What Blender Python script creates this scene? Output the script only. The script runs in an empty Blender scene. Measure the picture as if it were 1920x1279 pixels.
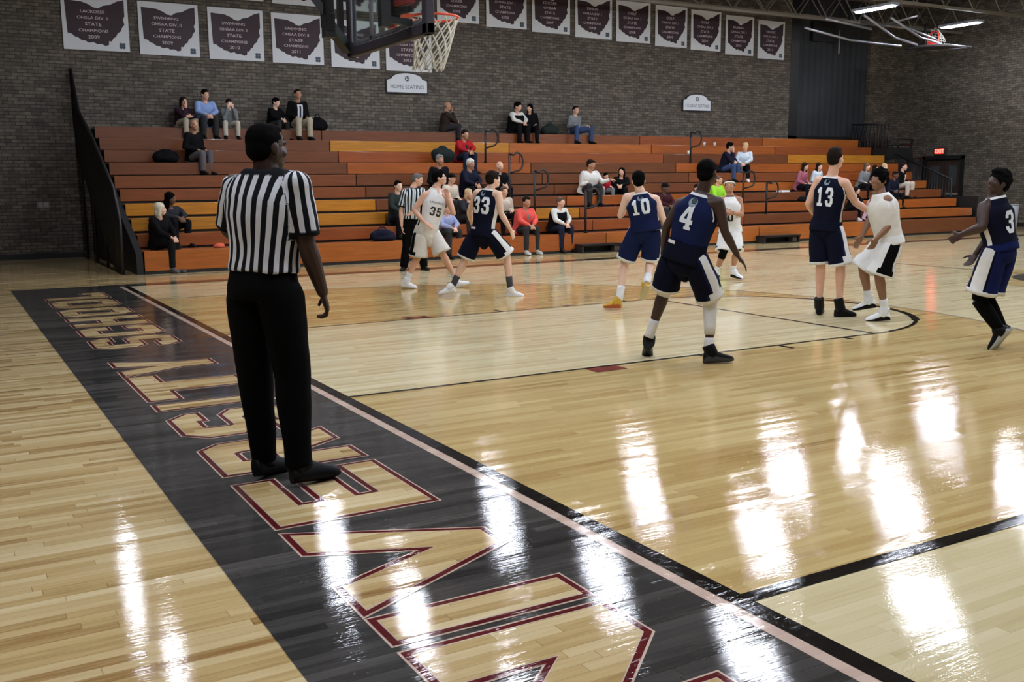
import bpy, bmesh, math, random
from mathutils import Vector, Matrix
from mathutils.bvhtree import BVHTree
import mathutils.geometry as geo
PI = math.pi
SC = bpy.context.scene
COL = SC.collection
random.seed(7)

# ---------------------------------------------------------------- camera
cam = bpy.data.cameras.new('camera')
cam.sensor_width = 36.0
cam.lens = 1866.1 / 1920.0 * 36.0
cam.clip_end = 200
camo = bpy.data.objects.new('camera', cam)
COL.objects.link(camo)
yaw, pitch, roll = 0.5219, 0.1593, -0.0089
fw = Vector((math.sin(yaw)*math.cos(pitch), math.cos(yaw)*math.cos(pitch), -math.sin(pitch)))
rt = fw.cross(Vector((0, 0, 1))).normalized()
up = rt.cross(fw)
rt2 = rt*math.cos(roll) + up*math.sin(roll)
up2 = up*math.cos(roll) - rt*math.sin(roll)
M = Matrix((rt2, up2, -fw)).transposed().to_4x4()
M.translation = Vector((-2.4883, -8.6234, 1.5629))
camo.matrix_world = M
SC.camera = camo

# ---------------------------------------------------------------- world, exposure
w = bpy.data.worlds.new('world'); SC.world = w
w.use_nodes = True
w.node_tree.nodes['Background'].inputs[0].default_value = (0.6, 0.68, 0.8, 1)
w.node_tree.nodes['Background'].inputs[1].default_value = 0.0
SC.view_settings.view_transform = 'Standard'
SC.view_settings.look = 'None'
SC.view_settings.gamma = 1
SC.view_settings.use_curve_mapping = False
SC.view_settings.exposure = 0.48
SC.cycles.use_denoising = True
SC.cycles.max_bounces = 6
SC.cycles.transparent_max_bounces = 12
SC.cycles.sample_clamp_indirect = 6
LAMP_STRENGTH = 112.0
# ceiling lamps of the hall: (x, y) of every fixture, 6.0 m above the floor, long side along y
LAMP_Z = 6.0
LAMPS = [(x, y) for y in (10.45, 6.35, 2.3, -1.8, -5.9) for x in (-4.0, 0.15, 4.15, 8.15, 12.25, 16.5, 20.6, 24.4) if not (x < 0 and y > 0)]

# ---------------------------------------------------------------- materials
def srgb(r, g=None, b=None):
    if g is None: r, g, b = r
    f = lambda c: (c/255/12.92) if c/255 <= 0.04045 else ((c/255+0.055)/1.055)**2.4
    return (f(r), f(g), f(b), 1.0)
MATS = {}
def mat(name, col, rough=0.6, metal=0.0, noise=0.0, scale=20.0, spec=0.5, coat=0.0, stretch=(1, 1, 1), bump=0.0):
    if name in MATS: return MATS[name]
    m = bpy.data.materials.new(name); m.use_nodes = True
    nt = m.node_tree; b = nt.nodes['Principled BSDF']
    c = srgb(*col)
    b.inputs['Base Color'].default_value = c
    b.inputs['Roughness'].default_value = rough
    b.inputs['Metallic'].default_value = metal
    b.inputs['Specular IOR Level'].default_value = spec
    b.inputs['Coat Weight'].default_value = coat
    b.inputs['Coat Roughness'].default_value = 0.1
    if noise or bump:
        tc = nt.nodes.new('ShaderNodeTexCoord'); mp = nt.nodes.new('ShaderNodeMapping')
        mp.inputs['Scale'].default_value = stretch
        nt.links.new(tc.outputs['Object'], mp.inputs['Vector'])
        n = nt.nodes.new('ShaderNodeTexNoise'); n.inputs['Scale'].default_value = scale
        n.inputs['Detail'].default_value = 4
        nt.links.new(mp.outputs['Vector'], n.inputs['Vector'])
        if noise:
            r = nt.nodes.new('ShaderNodeMapRange')
            r.inputs['From Min'].default_value = 0.3; r.inputs['From Max'].default_value = 0.7
            r.inputs['To Min'].default_value = 1-noise; r.inputs['To Max'].default_value = 1+noise
            nt.links.new(n.outputs['Fac'], r.inputs['Value'])
            mx = nt.nodes.new('ShaderNodeVectorMath'); mx.operation = 'SCALE'
            mx.inputs[0].default_value = c[:3]
            nt.links.new(r.outputs['Result'], mx.inputs['Scale'])
            nt.links.new(mx.outputs['Vector'], b.inputs['Base Color'])
        if bump:
            bp = nt.nodes.new('ShaderNodeBump'); bp.inputs['Strength'].default_value = bump
            bp.inputs['Distance'].default_value = 0.01
            nt.links.new(n.outputs['Fac'], bp.inputs['Height'])
            nt.links.new(bp.outputs['Normal'], b.inputs['Normal'])
    MATS[name] = m
    return m
def emit(name, col, s):
    if name in MATS: return MATS[name]
    m = bpy.data.materials.new(name); m.use_nodes = True
    b = m.node_tree.nodes['Principled BSDF']
    b.inputs['Base Color'].default_value = srgb(*col)
    b.inputs['Emission Color'].default_value = srgb(*col)
    b.inputs['Emission Strength'].default_value = s
    MATS[name] = m
    return m

def floor_mat(name, cols, plank_w=0.057, plank_l=0.95, streak=0.25, gap=0.25, rough=0.035, grain=1.0, cloud=0.35):
    """strip flooring along x; cols = ramp stops [(pos, (r,g,b))]"""
    m = bpy.data.materials.new(name); m.use_nodes = True
    nt = m.node_tree; N = nt.nodes; L = nt.links; b = N['Principled BSDF']
    g = N.new('ShaderNodeNewGeometry'); s = N.new('ShaderNodeSeparateXYZ'); L.new(g.outputs['Position'], s.inputs[0])
    def math_(op, a, bb=None, v=None):
        n = N.new('ShaderNodeMath'); n.operation = op
        for i, q in enumerate((a, bb)):
            if q is None: continue
            if isinstance(q, (int, float)): n.inputs[i].default_value = q
            else: L.new(q, n.inputs[i])
        return n.outputs[0]
    v = math_('DIVIDE', s.outputs['Y'], plank_w)
    row = math_('FLOOR', v); fv = math_('FRACT', v)
    wn = N.new('ShaderNodeTexWhiteNoise'); wn.noise_dimensions = '1D'; L.new(row, wn.inputs['W'])
    u = math_('ADD', math_('DIVIDE', s.outputs['X'], plank_l), math_('MULTIPLY', wn.outputs['Value'], 17.0))
    cell = math_('FLOOR', u); fu = math_('FRACT', u)
    cb = N.new('ShaderNodeCombineXYZ'); L.new(cell, cb.inputs[0]); L.new(row, cb.inputs[1])
    w2 = N.new('ShaderNodeTexWhiteNoise'); w2.noise_dimensions = '3D'; L.new(cb.outputs[0], w2.inputs['Vector'])
    # long grain
    mp = N.new('ShaderNodeMapping'); mp.inputs['Scale'].default_value = (1.3, 22.0, 1.0)
    L.new(g.outputs['Position'], mp.inputs['Vector'])
    va = N.new('ShaderNodeVectorMath'); va.operation = 'ADD'; L.new(mp.outputs[0], va.inputs[0]); L.new(w2.outputs['Color'], va.inputs[1])
    no = N.new('ShaderNodeTexNoise'); no.inputs['Scale'].default_value = 2.2; no.inputs['Detail'].default_value = 5; no.inputs['Roughness'].default_value = 0.62
    L.new(va.outputs[0], no.inputs['Vector'])
    mp2 = N.new('ShaderNodeMapping'); mp2.inputs['Scale'].default_value = (0.5, 1.6, 1.0); L.new(g.outputs['Position'], mp2.inputs['Vector'])
    nb = N.new('ShaderNodeTexNoise'); nb.inputs['Scale'].default_value = 0.9; nb.inputs['Detail'].default_value = 3; L.new(mp2.outputs[0], nb.inputs['Vector'])
    f = math_('ADD', math_('MULTIPLY', w2.outputs['Value'], 1.0-streak), math_('MULTIPLY', no.outputs['Fac'], streak*grain))
    f = math_('ADD', f, math_('MULTIPLY', math_('SUBTRACT', nb.outputs['Fac'], 0.5), cloud))
    cr = N.new('ShaderNodeValToRGB'); L.new(f, cr.inputs[0])
    el = cr.color_ramp.elements
    el[0].position = cols[0][0]; el[0].color = srgb(*cols[0][1])
    el[1].position = cols[-1][0]; el[1].color = srgb(*cols[-1][1])
    for p, c in cols[1:-1]:
        e = el.new(p); e.color = srgb(*c)
    # joints
    ed = math_('LESS_THAN', fv, 0.035); ee = math_('LESS_THAN', fu, 0.0035)
    jt = math_('MAXIMUM', ed, ee)
    mx = N.new('ShaderNodeMix'); mx.data_type = 'RGBA'; mx.blend_type = 'MULTIPLY'
    L.new(math_('MULTIPLY', jt, gap), mx.inputs[0]); L.new(cr.outputs[0], mx.inputs[6]); mx.inputs[7].default_value = (0.15, 0.1, 0.06, 1)
    L.new(mx.outputs[2], b.inputs['Base Color'])
    b.inputs['Roughness'].default_value = 0.45
    b.inputs['Specular IOR Level'].default_value = 0.0
    b.inputs['Coat Weight'].default_value = 1.0
    b.inputs['Coat Roughness'].default_value = rough
    b.inputs['Coat IOR'].default_value = 1.5
    # each strip sits slightly off level: breaks the reflections up
    h = math_('ADD', math_('MULTIPLY', math_('MULTIPLY', fv, math_('SUBTRACT', w2.outputs['Value'], 0.5)), 0.8), math_('MULTIPLY', no.outputs['Fac'], 0.35))
    bp = N.new('ShaderNodeBump'); bp.inputs['Strength'].default_value = 1.0; bp.inputs['Distance'].default_value = 0.0019
    L.new(h, bp.inputs['Height']); L.new(bp.outputs[0], b.inputs['Coat Normal'])
    MATS[name] = m
    return m

def brick_mat(name, c1, c2, mort, sx=1.0, axis='XZ'):
    m = bpy.data.materials.new(name); m.use_nodes = True
    nt = m.node_tree; N = nt.nodes; L = nt.links; b = N['Principled BSDF']
    g = N.new('ShaderNodeNewGeometry'); s = N.new('ShaderNodeSeparateXYZ'); L.new(g.outputs['Position'], s.inputs[0])
    cb = N.new('ShaderNodeCombineXYZ'); L.new(s.outputs[axis[0]], cb.inputs[0]); L.new(s.outputs[axis[1]], cb.inputs[1])
    br = N.new('ShaderNodeTexBrick'); L.new(cb.outputs[0], br.inputs['Vector'])
    br.inputs['Color1'].default_value = srgb(*c1); br.inputs['Color2'].default_value = srgb(*c2); br.inputs['Mortar'].default_value = srgb(*mort)
    br.inputs['Scale'].default_value = 1.0
    br.inputs['Brick Width'].default_value = 0.21; br.inputs['Row Height'].default_value = 0.072
    br.inputs['Mortar Size'].default_value = 0.008; br.inputs['Mortar Smooth'].default_value = 0.3
    no = N.new('ShaderNodeTexNoise'); no.inputs['Scale'].default_value = 9; no.inputs['Detail'].default_value = 5; L.new(g.outputs['Position'], no.inputs['Vector'])
    r = N.new('ShaderNodeMapRange'); r.inputs['From Min'].default_value = 0.3; r.inputs['From Max'].default_value = 0.7; r.inputs['To Min'].default_value = 0.72; r.inputs['To Max'].default_value = 1.28
    L.new(no.outputs['Fac'], r.inputs['Value'])
    mx = N.new('ShaderNodeVectorMath'); mx.operation = 'SCALE'; L.new(br.outputs['Color'], mx.inputs[0]); L.new(r.outputs[0], mx.inputs['Scale'])
    L.new(mx.outputs[0], b.inputs['Base Color'])
    b.inputs['Roughness'].default_value = 0.62; b.inputs['Specular IOR Level'].default_value = 0.35
    bp = N.new('ShaderNodeBump'); bp.inputs['Strength'].default_value = 0.6; bp.inputs['Distance'].default_value = 0.012
    ad = N.new('ShaderNodeMath'); ad.operation = 'MULTIPLY_ADD'; L.new(no.outputs['Fac'], ad.inputs[0]); ad.inputs[1].default_value = 0.7
    iv = N.new('ShaderNodeMath'); iv.operation = 'SUBTRACT'; iv.inputs[0].default_value = 1; L.new(br.outputs['Fac'], iv.inputs[1]); L.new(iv.outputs[0], ad.inputs[2])
    L.new(ad.outputs[0], bp.inputs['Height']); L.new(bp.outputs[0], b.inputs['Normal'])
    MATS[name] = m
    return m

# ---------------------------------------------------------------- mesh helpers
def link(name, me, parent=None, loc=None):
    o = bpy.data.objects.new(name, me); COL.objects.link(o)
    if parent: o.parent = parent
    if loc is not None: o.location = loc
    return o
def tag(o, label=None, cat=None, group=None, kind=None):
    if label: o['label'] = label
    if cat: o['category'] = cat
    if group: o['group'] = group
    if kind: o['kind'] = kind
    return o
def empty(name, loc, label=None, cat=None, group=None):
    o = bpy.data.objects.new(name, None); COL.objects.link(o); o.location = loc; o.empty_display_size = 0.1
    return tag(o, label, cat, group)
class MB:
    """collects geometry in world coordinates, with material slots"""
    def __init__(s): s.v = []; s.f = []; s.mi = []; s.mats = []; s.smooth = []
    def slot(s, m):
        if m not in s.mats: s.mats.append(m)
        return s.mats.index(m)
    def add(s, vs, fs, m, smooth=False):
        k = len(s.v); s.v += [tuple(x) for x in vs]
        i = s.slot(m)
        for f in fs: s.f.append([a+k for a in f]); s.mi.append(i); s.smooth.append(smooth)
    def box(s, a, b, m):
        (x0, y0, z0), (x1, y1, z1) = a, b
        vs = [(x0,y0,z0),(x1,y0,z0),(x1,y1,z0),(x0,y1,z0),(x0,y0,z1),(x1,y0,z1),(x1,y1,z1),(x0,y1,z1)]
        s.add(vs, [(0,3,2,1),(4,5,6,7),(0,1,5,4),(1,2,6,5),(2,3,7,6),(3,0,4,7)], m)
    def obox(s, p0, p1, w, h, m, upv=(0,0,1)):
        """bar with rectangular section from p0 to p1"""
        p0 = Vector(p0); p1 = Vector(p1); d = (p1-p0).normalized(); u = Vector(upv)
        if abs(d.dot(u)) > 0.97: u = Vector((0,1,0))
        r = d.cross(u).normalized(); u = r.cross(d)
        vs = []
        for p in (p0, p1):
            for a, b in ((-1,-1),(1,-1),(1,1),(-1,1)): vs.append(p + r*a*w/2 + u*b*h/2)
        s.add(vs, [(0,3,2,1),(4,5,6,7),(0,1,5,4),(1,2,6,5),(2,3,7,6),(3,0,4,7)], m)
    def tube(s, pts, r, m, n=8, closed=False, cap=True):
        pts = [Vector(p) for p in pts]; k = len(pts); rings = []
        prev = None
        for i, p in enumerate(pts):
            if closed: d = pts[(i+1) % k]-pts[i-1]
            else: d = pts[min(i+1, k-1)]-pts[max(i-1, 0)]
            d.normalize()
            if prev is None:
                a = Vector((0,0,1)) if abs(d.z) < 0.9 else Vector((1,0,0))
                prev = (a - d*a.dot(d)).normalized()
            else:
                prev = (prev - d*prev.dot(d)).normalized()
            q = d.cross(prev); rr = r[i] if isinstance(r, (list, tuple)) else r
            rings.append([p + (prev*math.cos(2*PI*j/n) + q*math.sin(2*PI*j/n))*rr for j in range(n)])
        vs = [x for R in rings for x in R]; fs = []
        for i in range(k if closed else k-1):
            a, b = i*n, ((i+1) % k)*n
            for j in range(n): fs.append((a+j, a+(j+1) % n, b+(j+1) % n, b+j))
        if cap and not closed: fs += [tuple(range(n))[::-1], tuple(range((k-1)*n, k*n))]
        s.add(vs, fs, m, True)
    def poly(s, loops, m, z=None, T=None, flip=False):
        """filled 2D polygon with holes; T maps (x, y) to 3D"""
        T = T or (lambda x, y: (x, y, z))
        l3 = [[Vector((p[0], p[1], 0)) for p in l] for l in loops]
        tri = geo.tessellate_polygon(l3); flat = [p for l in l3 for p in l]
        vs = [T(p.x, p.y) for p in flat]
        fs = []
        for t in tri:
            a, b, c = (flat[i] for i in t)
            ccw = (b-a).cross(c-a).z > 0
            if flip: ccw = not ccw
            fs.append(tuple(t) if ccw else tuple(t)[::-1])
        s.add(vs, fs, m)
    def mesh(s, name, org=(0,0,0)):
        me = bpy.data.meshes.new(name)
        o = Vector(org)
        me.from_pydata([Vector(v)-o for v in s.v], [], s.f)
        for m in s.mats: me.materials.append(m)
        me.polygons.foreach_set('material_index', s.mi)
        me.polygons.foreach_set('use_smooth', s.smooth)
        me.update()
        return me
    def build(s, name, parent=None, bevel=0, org=None):
        loc = Vector(org) if org is not None else Vector((0,0,0))
        ploc = parent.matrix_world.translation if False else (parent['_w'] if parent is not None and '_w' in parent else (0,0,0))
        if parent is not None:
            w0 = world_of(parent)
            o = link(name, s.mesh(name, w0), parent)
        else:
            o = link(name, s.mesh(name, loc), None, loc)
        if bevel:
            bm = o.modifiers.new('bevel', 'BEVEL'); bm.width = bevel; bm.segments = 2; bm.limit_method = 'ANGLE'
        return o
def world_of(o):
    p = Vector((0,0,0))
    while o is not None:
        p = p + Vector(o.location); o = o.parent
    return p
def structure(o): o['kind'] = 'structure'; return o

# text -> (verts2d, faces), centred, cap height = size
_TX = {}
def text_geo(txt, size, bold=0.0, align='CENTER'):
    key = (txt, size, bold, align)
    if key in _TX: return _TX[key]
    c = bpy.data.curves.new('t', 'FONT'); c.body = txt; c.size = size/0.72; c.offset = bold*size
    c.align_x = align; c.align_y = 'CENTER'; c.resolution_u = 2
    o = bpy.data.objects.new('t', c); COL.objects.link(o)
    dg = bpy.context.evaluated_depsgraph_get()
    me = bpy.data.meshes.new_from_object(o.evaluated_get(dg))
    r = ([tuple(v.co[:2]) for v in me.vertices], [tuple(p.vertices) for p in me.polygons])
    bpy.data.objects.remove(o); bpy.data.curves.remove(c); bpy.data.meshes.remove(me)
    _TX[key] = r
    return r
# ================================================================ THE HALL
m_brick = brick_mat('brown_grey_brick', (108,99,87), (75,69,60), (54,51,46))
m_brick_r = brick_mat('brown_grey_brick_end', (108,99,87), (75,69,60), (54,51,46), axis='YZ')
m_black = mat('black_paint', (22,22,23), 0.5)
m_dark = mat('dark_metal', (38,37,37), 0.45, 0.6)
m_panel = mat('dark_curtain', (42,46,50), 0.8, noise=0.15, scale=2.0)
m_steel = mat('painted_steel', (150,146,135), 0.5, 0.1, noise=0.1)
m_white = mat('white_vinyl', (214,219,224), 0.55)
m_deck = mat('ceiling_deck', (62,60,56), 0.8, noise=0.1)

light_maple = floor_mat('court_maple', [(0.0,(180,160,116)),(0.35,(212,195,150)),(0.75,(224,210,170)),(1.0,(232,222,188))], streak=0.5, gap=0.18)
raw_maple = floor_mat('apron_maple', [(0.0,(92,58,28)),(0.16,(146,110,64)),(0.42,(192,164,112)),(0.75,(211,189,144)),(1.0,(228,212,176))], streak=0.5, gap=0.45, cloud=0.5)
gold_maple = floor_mat('golden_maple', [(0.0,(128,94,50)),(0.25,(182,150,94)),(0.6,(201,175,119)),(1.0,(217,197,144))], streak=0.6, gap=0.2, cloud=0.8)
grey_maple = floor_mat('grey_stained_maple', [(0.0,(26,25,25)),(0.4,(58,56,54)),(0.75,(80,77,74)),(1.0,(104,100,96))], streak=0.6, gap=0.4, rough=0.035, cloud=0.6)
black_line = floor_mat('black_court_paint', [(0.0,(18,16,16)),(1.0,(30,27,26))], gap=0.1)
maroon_line = floor_mat('maroon_court_paint', [(0.0,(82,24,28)),(1.0,(98,34,36))], gap=0.1)
cream_line = floor_mat('cream_court_paint', [(0.0,(196,168,150)),(1.0,(212,188,170))], gap=0.1)
red_block = floor_mat('red_court_paint', [(0.0,(118,44,38)),(1.0,(132,54,46))], gap=0.1)

fl = MB()
def rect(x0, y0, x1, y1): return [[(x0,y0),(x1,y0),(x1,y1),(x0,y1)]]
Z = lambda k: 0.0007*k
fl.poly(rect(-9,-17,27.2,15.04), raw_maple, 0)
S_ = 7.72; B_ = -1.59
fl.poly(rect(0,-8.2,25.6,S_), light_maple, Z(1))
def arc(cx, cy, rx, ry, a0, a1, n): return [(cx+rx*math.cos(a0+(a1-a0)*i/n), cy+ry*math.sin(a0+(a1-a0)*i/n)) for i in range(n+1)]
N3, F3, XA, RX, HL, FT = 5.98, 5.60, 1.6, 6.05, 1.80, 5.69
def three(dx, dy):
    a = [(0,-N3-dy), (XA,-N3-dy)] + arc(XA,0,RX+dx,N3+dy,-PI/2,0,40)[1:] + arc(XA,0,RX+dx,F3+dy,0,PI/2,40)[1:] + [(0,F3+dy)]
    return a
t0 = three(0, 0)
fl.poly([t0], gold_maple, Z(2))
# lane and free throw circle in light maple
lane = [(0,-HL),(FT,-HL)] + arc(FT,0,HL,HL,-PI/2,PI/2,40)[1:] + [(0,HL)]
fl.poly([lane], light_maple, Z(3))
def stroke(pts, w, m, z, closed=False):
    """flat ribbon along a path"""
    n = len(pts); L_, R_ = [], []
    for i, p in enumerate(pts):
        a = Vector(pts[i-1] if (i or closed) else pts[0]); b = Vector(pts[(i+1) % n] if (i < n-1 or closed) else pts[-1])
        d = (b-a).normalized(); nn = Vector((-d.y, d.x))
        L_.append(Vector(p)+nn*w/2); R_.append(Vector(p)-nn*w/2)
    vs = [(q.x,q.y,z) for q in L_]+[(q.x,q.y,z) for q in R_]
    fs = [(i, n+i, n+(i+1) % n, (i+1) % n) for i in range(n if closed else n-1)]
    fl.add(vs, fs, m)
stroke([(0.03,-N3),(XA,-N3)]+arc(XA,0,RX,N3,-PI/2,-PI/4,20)[1:], 0.075, black_line, Z(5))
stroke(arc(XA,0,RX,N3,-PI/4,0,30)+arc(XA,0,RX,F3,0,PI/2,40)[1:]+[(0,F3)], 0.035, mat('brown_court_paint',(92,70,44),0.4,coat=.9), Z(5))
for sy in (-1, 1):
    fl.poly(rect(0, sy*HL-0.02, FT, sy*HL+0.02), black_line, Z(5))
    for x0, x1, mm, ww in ((2.13,2.44,red_block,0.2),(3.35,3.40,black_line,0.2),(4.32,4.37,black_line,0.2),(5.2,5.25,black_line,0.12)):
        y0, y1 = (sy*HL, sy*(HL+ww)); fl.poly(rect(x0, min(y0,y1), x1, max(y0,y1)), mm, Z(5))
fl.poly(rect(FT-0.025,-HL,FT+0.025,HL), black_line, Z(5))
stroke(arc(FT,0,HL,HL,-PI/2,PI/2,48), 0.045, black_line, Z(6))
stroke(arc(FT,0,HL,HL,-0.9,0.5,30), 0.085, black_line, Z(7))
# half court line, centre circle and the dark logo at centre court
fl.poly(rect(12.77,-8,12.83,S_), black_line, Z(5))
fl.poly([arc(12.8,0,1.83,1.83,0,2*PI,64)[:-1]], gold_maple, Z(3))
for r0, mm, zz in ((1.2, grey_maple, 5), (0.95, cream_line, 6), (0.8, grey_maple, 7)):
    fl.poly([arc(12.8,0,r0,r0,0,2*PI,48)[:-1]], mm, Z(zz))
# far sideline stripe, baseline, apron band
fl.poly(rect(B_,S_,25.6,S_+0.33), grey_maple, Z(2))
fl.poly(rect(0,S_-0.06,25.6,S_), black_line, Z(6))
fl.poly(rect(B_,-12,-0.10,S_+0.33), grey_maple, Z(3))
fl.poly(rect(-0.10,-12,-0.04,S_), cream_line, Z(4))
fl.poly(rect(-0.04,-12,0.045,S_), black_line, Z(7))

# --- block letters of the apron, reading towards the far wall (x of text = +y, up of text = -x)
def offset(loop, d):
    n = len(loop); out = []
    for i in range(n):
        a, b, c = Vector(loop[i-1]), Vector(loop[i]), Vector(loop[(i+1) % n])
        d1 = (b-a).normalized(); d2 = (c-b).normalized()
        n1 = Vector((d1.y,-d1.x)); n2 = Vector((d2.y,-d2.x))
        bis = n1+n2
        k = min(1/max(0.5*bis.length_squared, 0.18), 3.2)
        out.append(tuple(b + bis*0.5*2*d*k*0.5*1.0))
    return out
c_ = 0.14
GL = {  # unit boxes: width 1, height 1, outer loops ccw, holes cw
 'U': [[(0,.22),(.2,0),(.8,0),(1,.22),(1,1),(.64,1),(.64,.28),(.58,.2),(.42,.2),(.36,.28),(.36,1),(0,1)]],
 'N': [[(0,0),(.3,0),(.3,.52),(.7,0),(1,0),(1,1),(.7,1),(.7,.48),(.3,1),(0,1)]],
 'I': [[(0,0),(1,0),(1,1),(0,1)]],
 'V': [[(.40,0),(.60,0),(1,1),(.72,1),(.5,.38),(.28,1),(0,1)]],
 'E': [[(0,0),(1.1,0),(1.1,.24),(.36,.24),(.36,.39),(.85,.39),(.85,.61),(.36,.61),(.36,.77),(1,.77),(1,1),(0,1)]],
 'R': [[(0,0),(.34,0),(.34,.34),(.45,.34),(.68,0),(1.1,0),(.84,.36),(1,.5),(1,.84),(.84,1),(0,1)],[(.34,.54),(.34,.80),(.62,.80),(.66,.75),(.66,.58),(.62,.54)]],
 'S': [[(0,.16),(.18,0),(.82,0),(1,.16),(1,.46),(.82,.57),(.36,.57),(.34,.6),(.34,.77),(.38,.81),(.66,.81),(.66,.75),(1,.75),(1,.84),(.82,1),(.18,1),(0,.84),(0,.56),(.18,.43),(.64,.43),(.66,.40),(.66,.23),(.62,.19),(.34,.19),(.34,.25),(0,.25)]],
 'T': [[(.32,0),(.68,0),(.68,.74),(1,.74),(1,1),(0,1),(0,.74),(.32,.74)]],
 'Y': [[(.33,0),(.67,0),(.67,.34),(1,1),(.66,1),(.5,.6),(.34,1),(0,1),(.33,.34)]],
 'C': [[(0,.18),(.18,0),(.82,0),(1,.18),(1,.38),(.66,.38),(.66,.22),(.34,.22),(.34,.78),(.66,.78),(.66,.62),(1,.62),(1,.82),(.82,1),(.18,1),(0,.82)]],
 'H': [[(0,0),(.34,0),(.34,.4),(.66,.4),(.66,0),(1,0),(1,1),(.66,1),(.66,.6),(.34,.6),(.34,1),(0,1)]],
 'O': [[(0,.16),(.18,0),(.82,0),(1,.16),(1,.84),(.82,1),(.18,1),(0,.84)],[(.34,.24),(.34,.76),(.66,.76),(.66,.24)]],
 'L': [[(0,0),(1,0),(1,.36),(.70,.36),(.70,.24),(.36,.24),(.36,1),(0,1)]],
}
WORD = [('U',-7.75,-6.86),('N',-6.66,-5.74),('I',-5.64,-5.44),('V',-5.36,-4.42),('E',-4.30,-3.56),('R',-3.35,-2.66),('S',-2.46,-1.74),
        ('I',-1.54,-1.34),('T',-1.18,-0.16),('Y',-0.10,0.66),('S',1.46,2.2),('C',2.3,3.08),('H',3.2,4.04),('O',4.18,5.0),('O',5.14,6.06),('L',6.2,7.0)]
XT, XB = -1.24, -0.46     # top and base of the letters in x
def letter(ch, y0, y1, zo=0.0):
    loops = [[(y0+(y1-y0)*a, (XB-XT)*b) for a, b in lp] for lp in GL[ch]]
    T = lambda z: (lambda a, b: (XB - b, a, z))
    for d, mm, k in ((0.062, cream_line, 5), (0.043, maroon_line, 6), (-0.012, cream_line, 7), (-0.022, raw_maple, 8)):
        fl.poly([offset(l, d) for l in loops], mm, T=T(Z(k)+zo), flip=False)
for k, (ch, a, b) in enumerate(WORD): letter(ch, a, b, 0.0003*(k % 2))
floor = structure(fl.build('floor'))
# make every floor face look up
bmf = bmesh.new(); bmf.from_mesh(floor.data)
for f_ in bmf.faces:
    if f_.normal.z < 0: f_.normal_flip()
bmf.to_mesh(floor.data); bmf.free()

# --- walls
W = 15.04
def wall(name, boxes, m):
    b = MB()
    for a, c in boxes: b.box(a, c, m)
    return structure(b.build(name))
wall('wall_back', [((-9,W,0),(21.35,W+0.3,7.6)),((21.35,W,0),(25.0,W+0.3,2.80)),((25.0,W,0),(27.2,W+0.3,7.6))], m_brick)
wall('wall_right', [((27.2,-17,0),(27.5,12.9,7.6)),((27.2,14.45,0),(27.5,W+0.3,7.6)),((27.2,12.9,2.18),(27.5,14.45,7.6))], m_brick_r)
wall('wall_left', [((-9.3,-17,0),(-9,W+0.3,7.6))], m_brick_r)
wall('wall_front', [((-9.3,-17.3,0),(27.5,-17,7.6))], m_brick)
wall('ceiling', [((-9.3,-17.3,7.5),(27.5,W+0.3,7.7))], m_deck)
b = MB(); b.box((-9,W-0.02,0),(0.3,W,0.12), m_black); structure(b.build('baseboard_back'))
b = MB(); b.box((27.18,-17,0),(27.2,12.9,0.12), m_black); structure(b.build('baseboard_right'))
# recess with the dark folded curtain wall
b = MB()
b.box((21.35,W+0.3,2.3),(25.0,W+1.2,7.6), m_black)
structure(b.build('wall_recess'))
e = empty('divider_curtain', (21.5,W+0.02,2.5), 'tall dark divider panel filling the recess in the brick wall above the bleachers', 'curtain')
b = MB()
pts = []
n = 40
for i in range(n+1):
    x = 21.75+(24.98-21.75)*i/n
    pts.append((x, W+0.12+0.02*math.sin(i*1.9), 0))
vs = [(x,y,2.83) for x,y,_ in pts]+[(x,y,7.3) for x,y,_ in pts]
b.add(vs, [(i,i+1,n+2+i,n+1+i) for i in range(n)], m_panel, True)
b.build('curtain_panel', e)
b = MB(); b.box((21.36,W+0.0,2.81),(21.72,W+0.14,7.2), m_black); b.build('side_track', e)
b = MB(); b.box((21.36,W+0.0,2.81),(24.99,W+0.14,2.92), m_black); b.build('bottom_rail', e)
b = MB(); b.box((22.3,W-0.0,5.9),(23.3,W+0.1,6.5), m_black); b.build('motor_housing', e)
b = MB(); b.tube([(23.42,W-0.06,6.3),(23.42,W-0.06,5.55)], 0.025, m_steel); b.build('hanging_cord', e)

# --- doorway in the right wall
b = MB()
b.box((27.14,12.86,0),(27.5,12.98,2.26), m_black); b.box((27.14,14.37,0),(27.5,14.49,2.26), m_black); b.box((27.14,12.86,2.16),(27.5,14.49,2.28), m_black)
structure(b.build('door_frame_1'))
m_door = mat('brown_door', (58,44,36), 0.5, noise=0.15)
for i, (y0, y1) in enumerate(((12.99,13.66),(13.68,14.36))):
    b = MB(); b.box((27.26,y0,0.01),(27.31,y1,2.15), m_door)
    d = structure(b.build('door_%d' % (i+1), bevel=0.004))
    b = MB(); b.box((27.235,y0+0.1,0.98),(27.262,y1-0.1,1.04), m_steel); b.build('push_bar', d)
    b = MB(); b.box((27.25,y0+0.18,1.3),(27.262,y1-0.18,1.95), mat('door_glass',(70,74,76),0.15)); b.build('pane', d)
b = MB(); b.box((27.31,12.98,0),(27.36,14.37,2.2), m_black); structure(b.build('wall_behind_door'))

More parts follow.
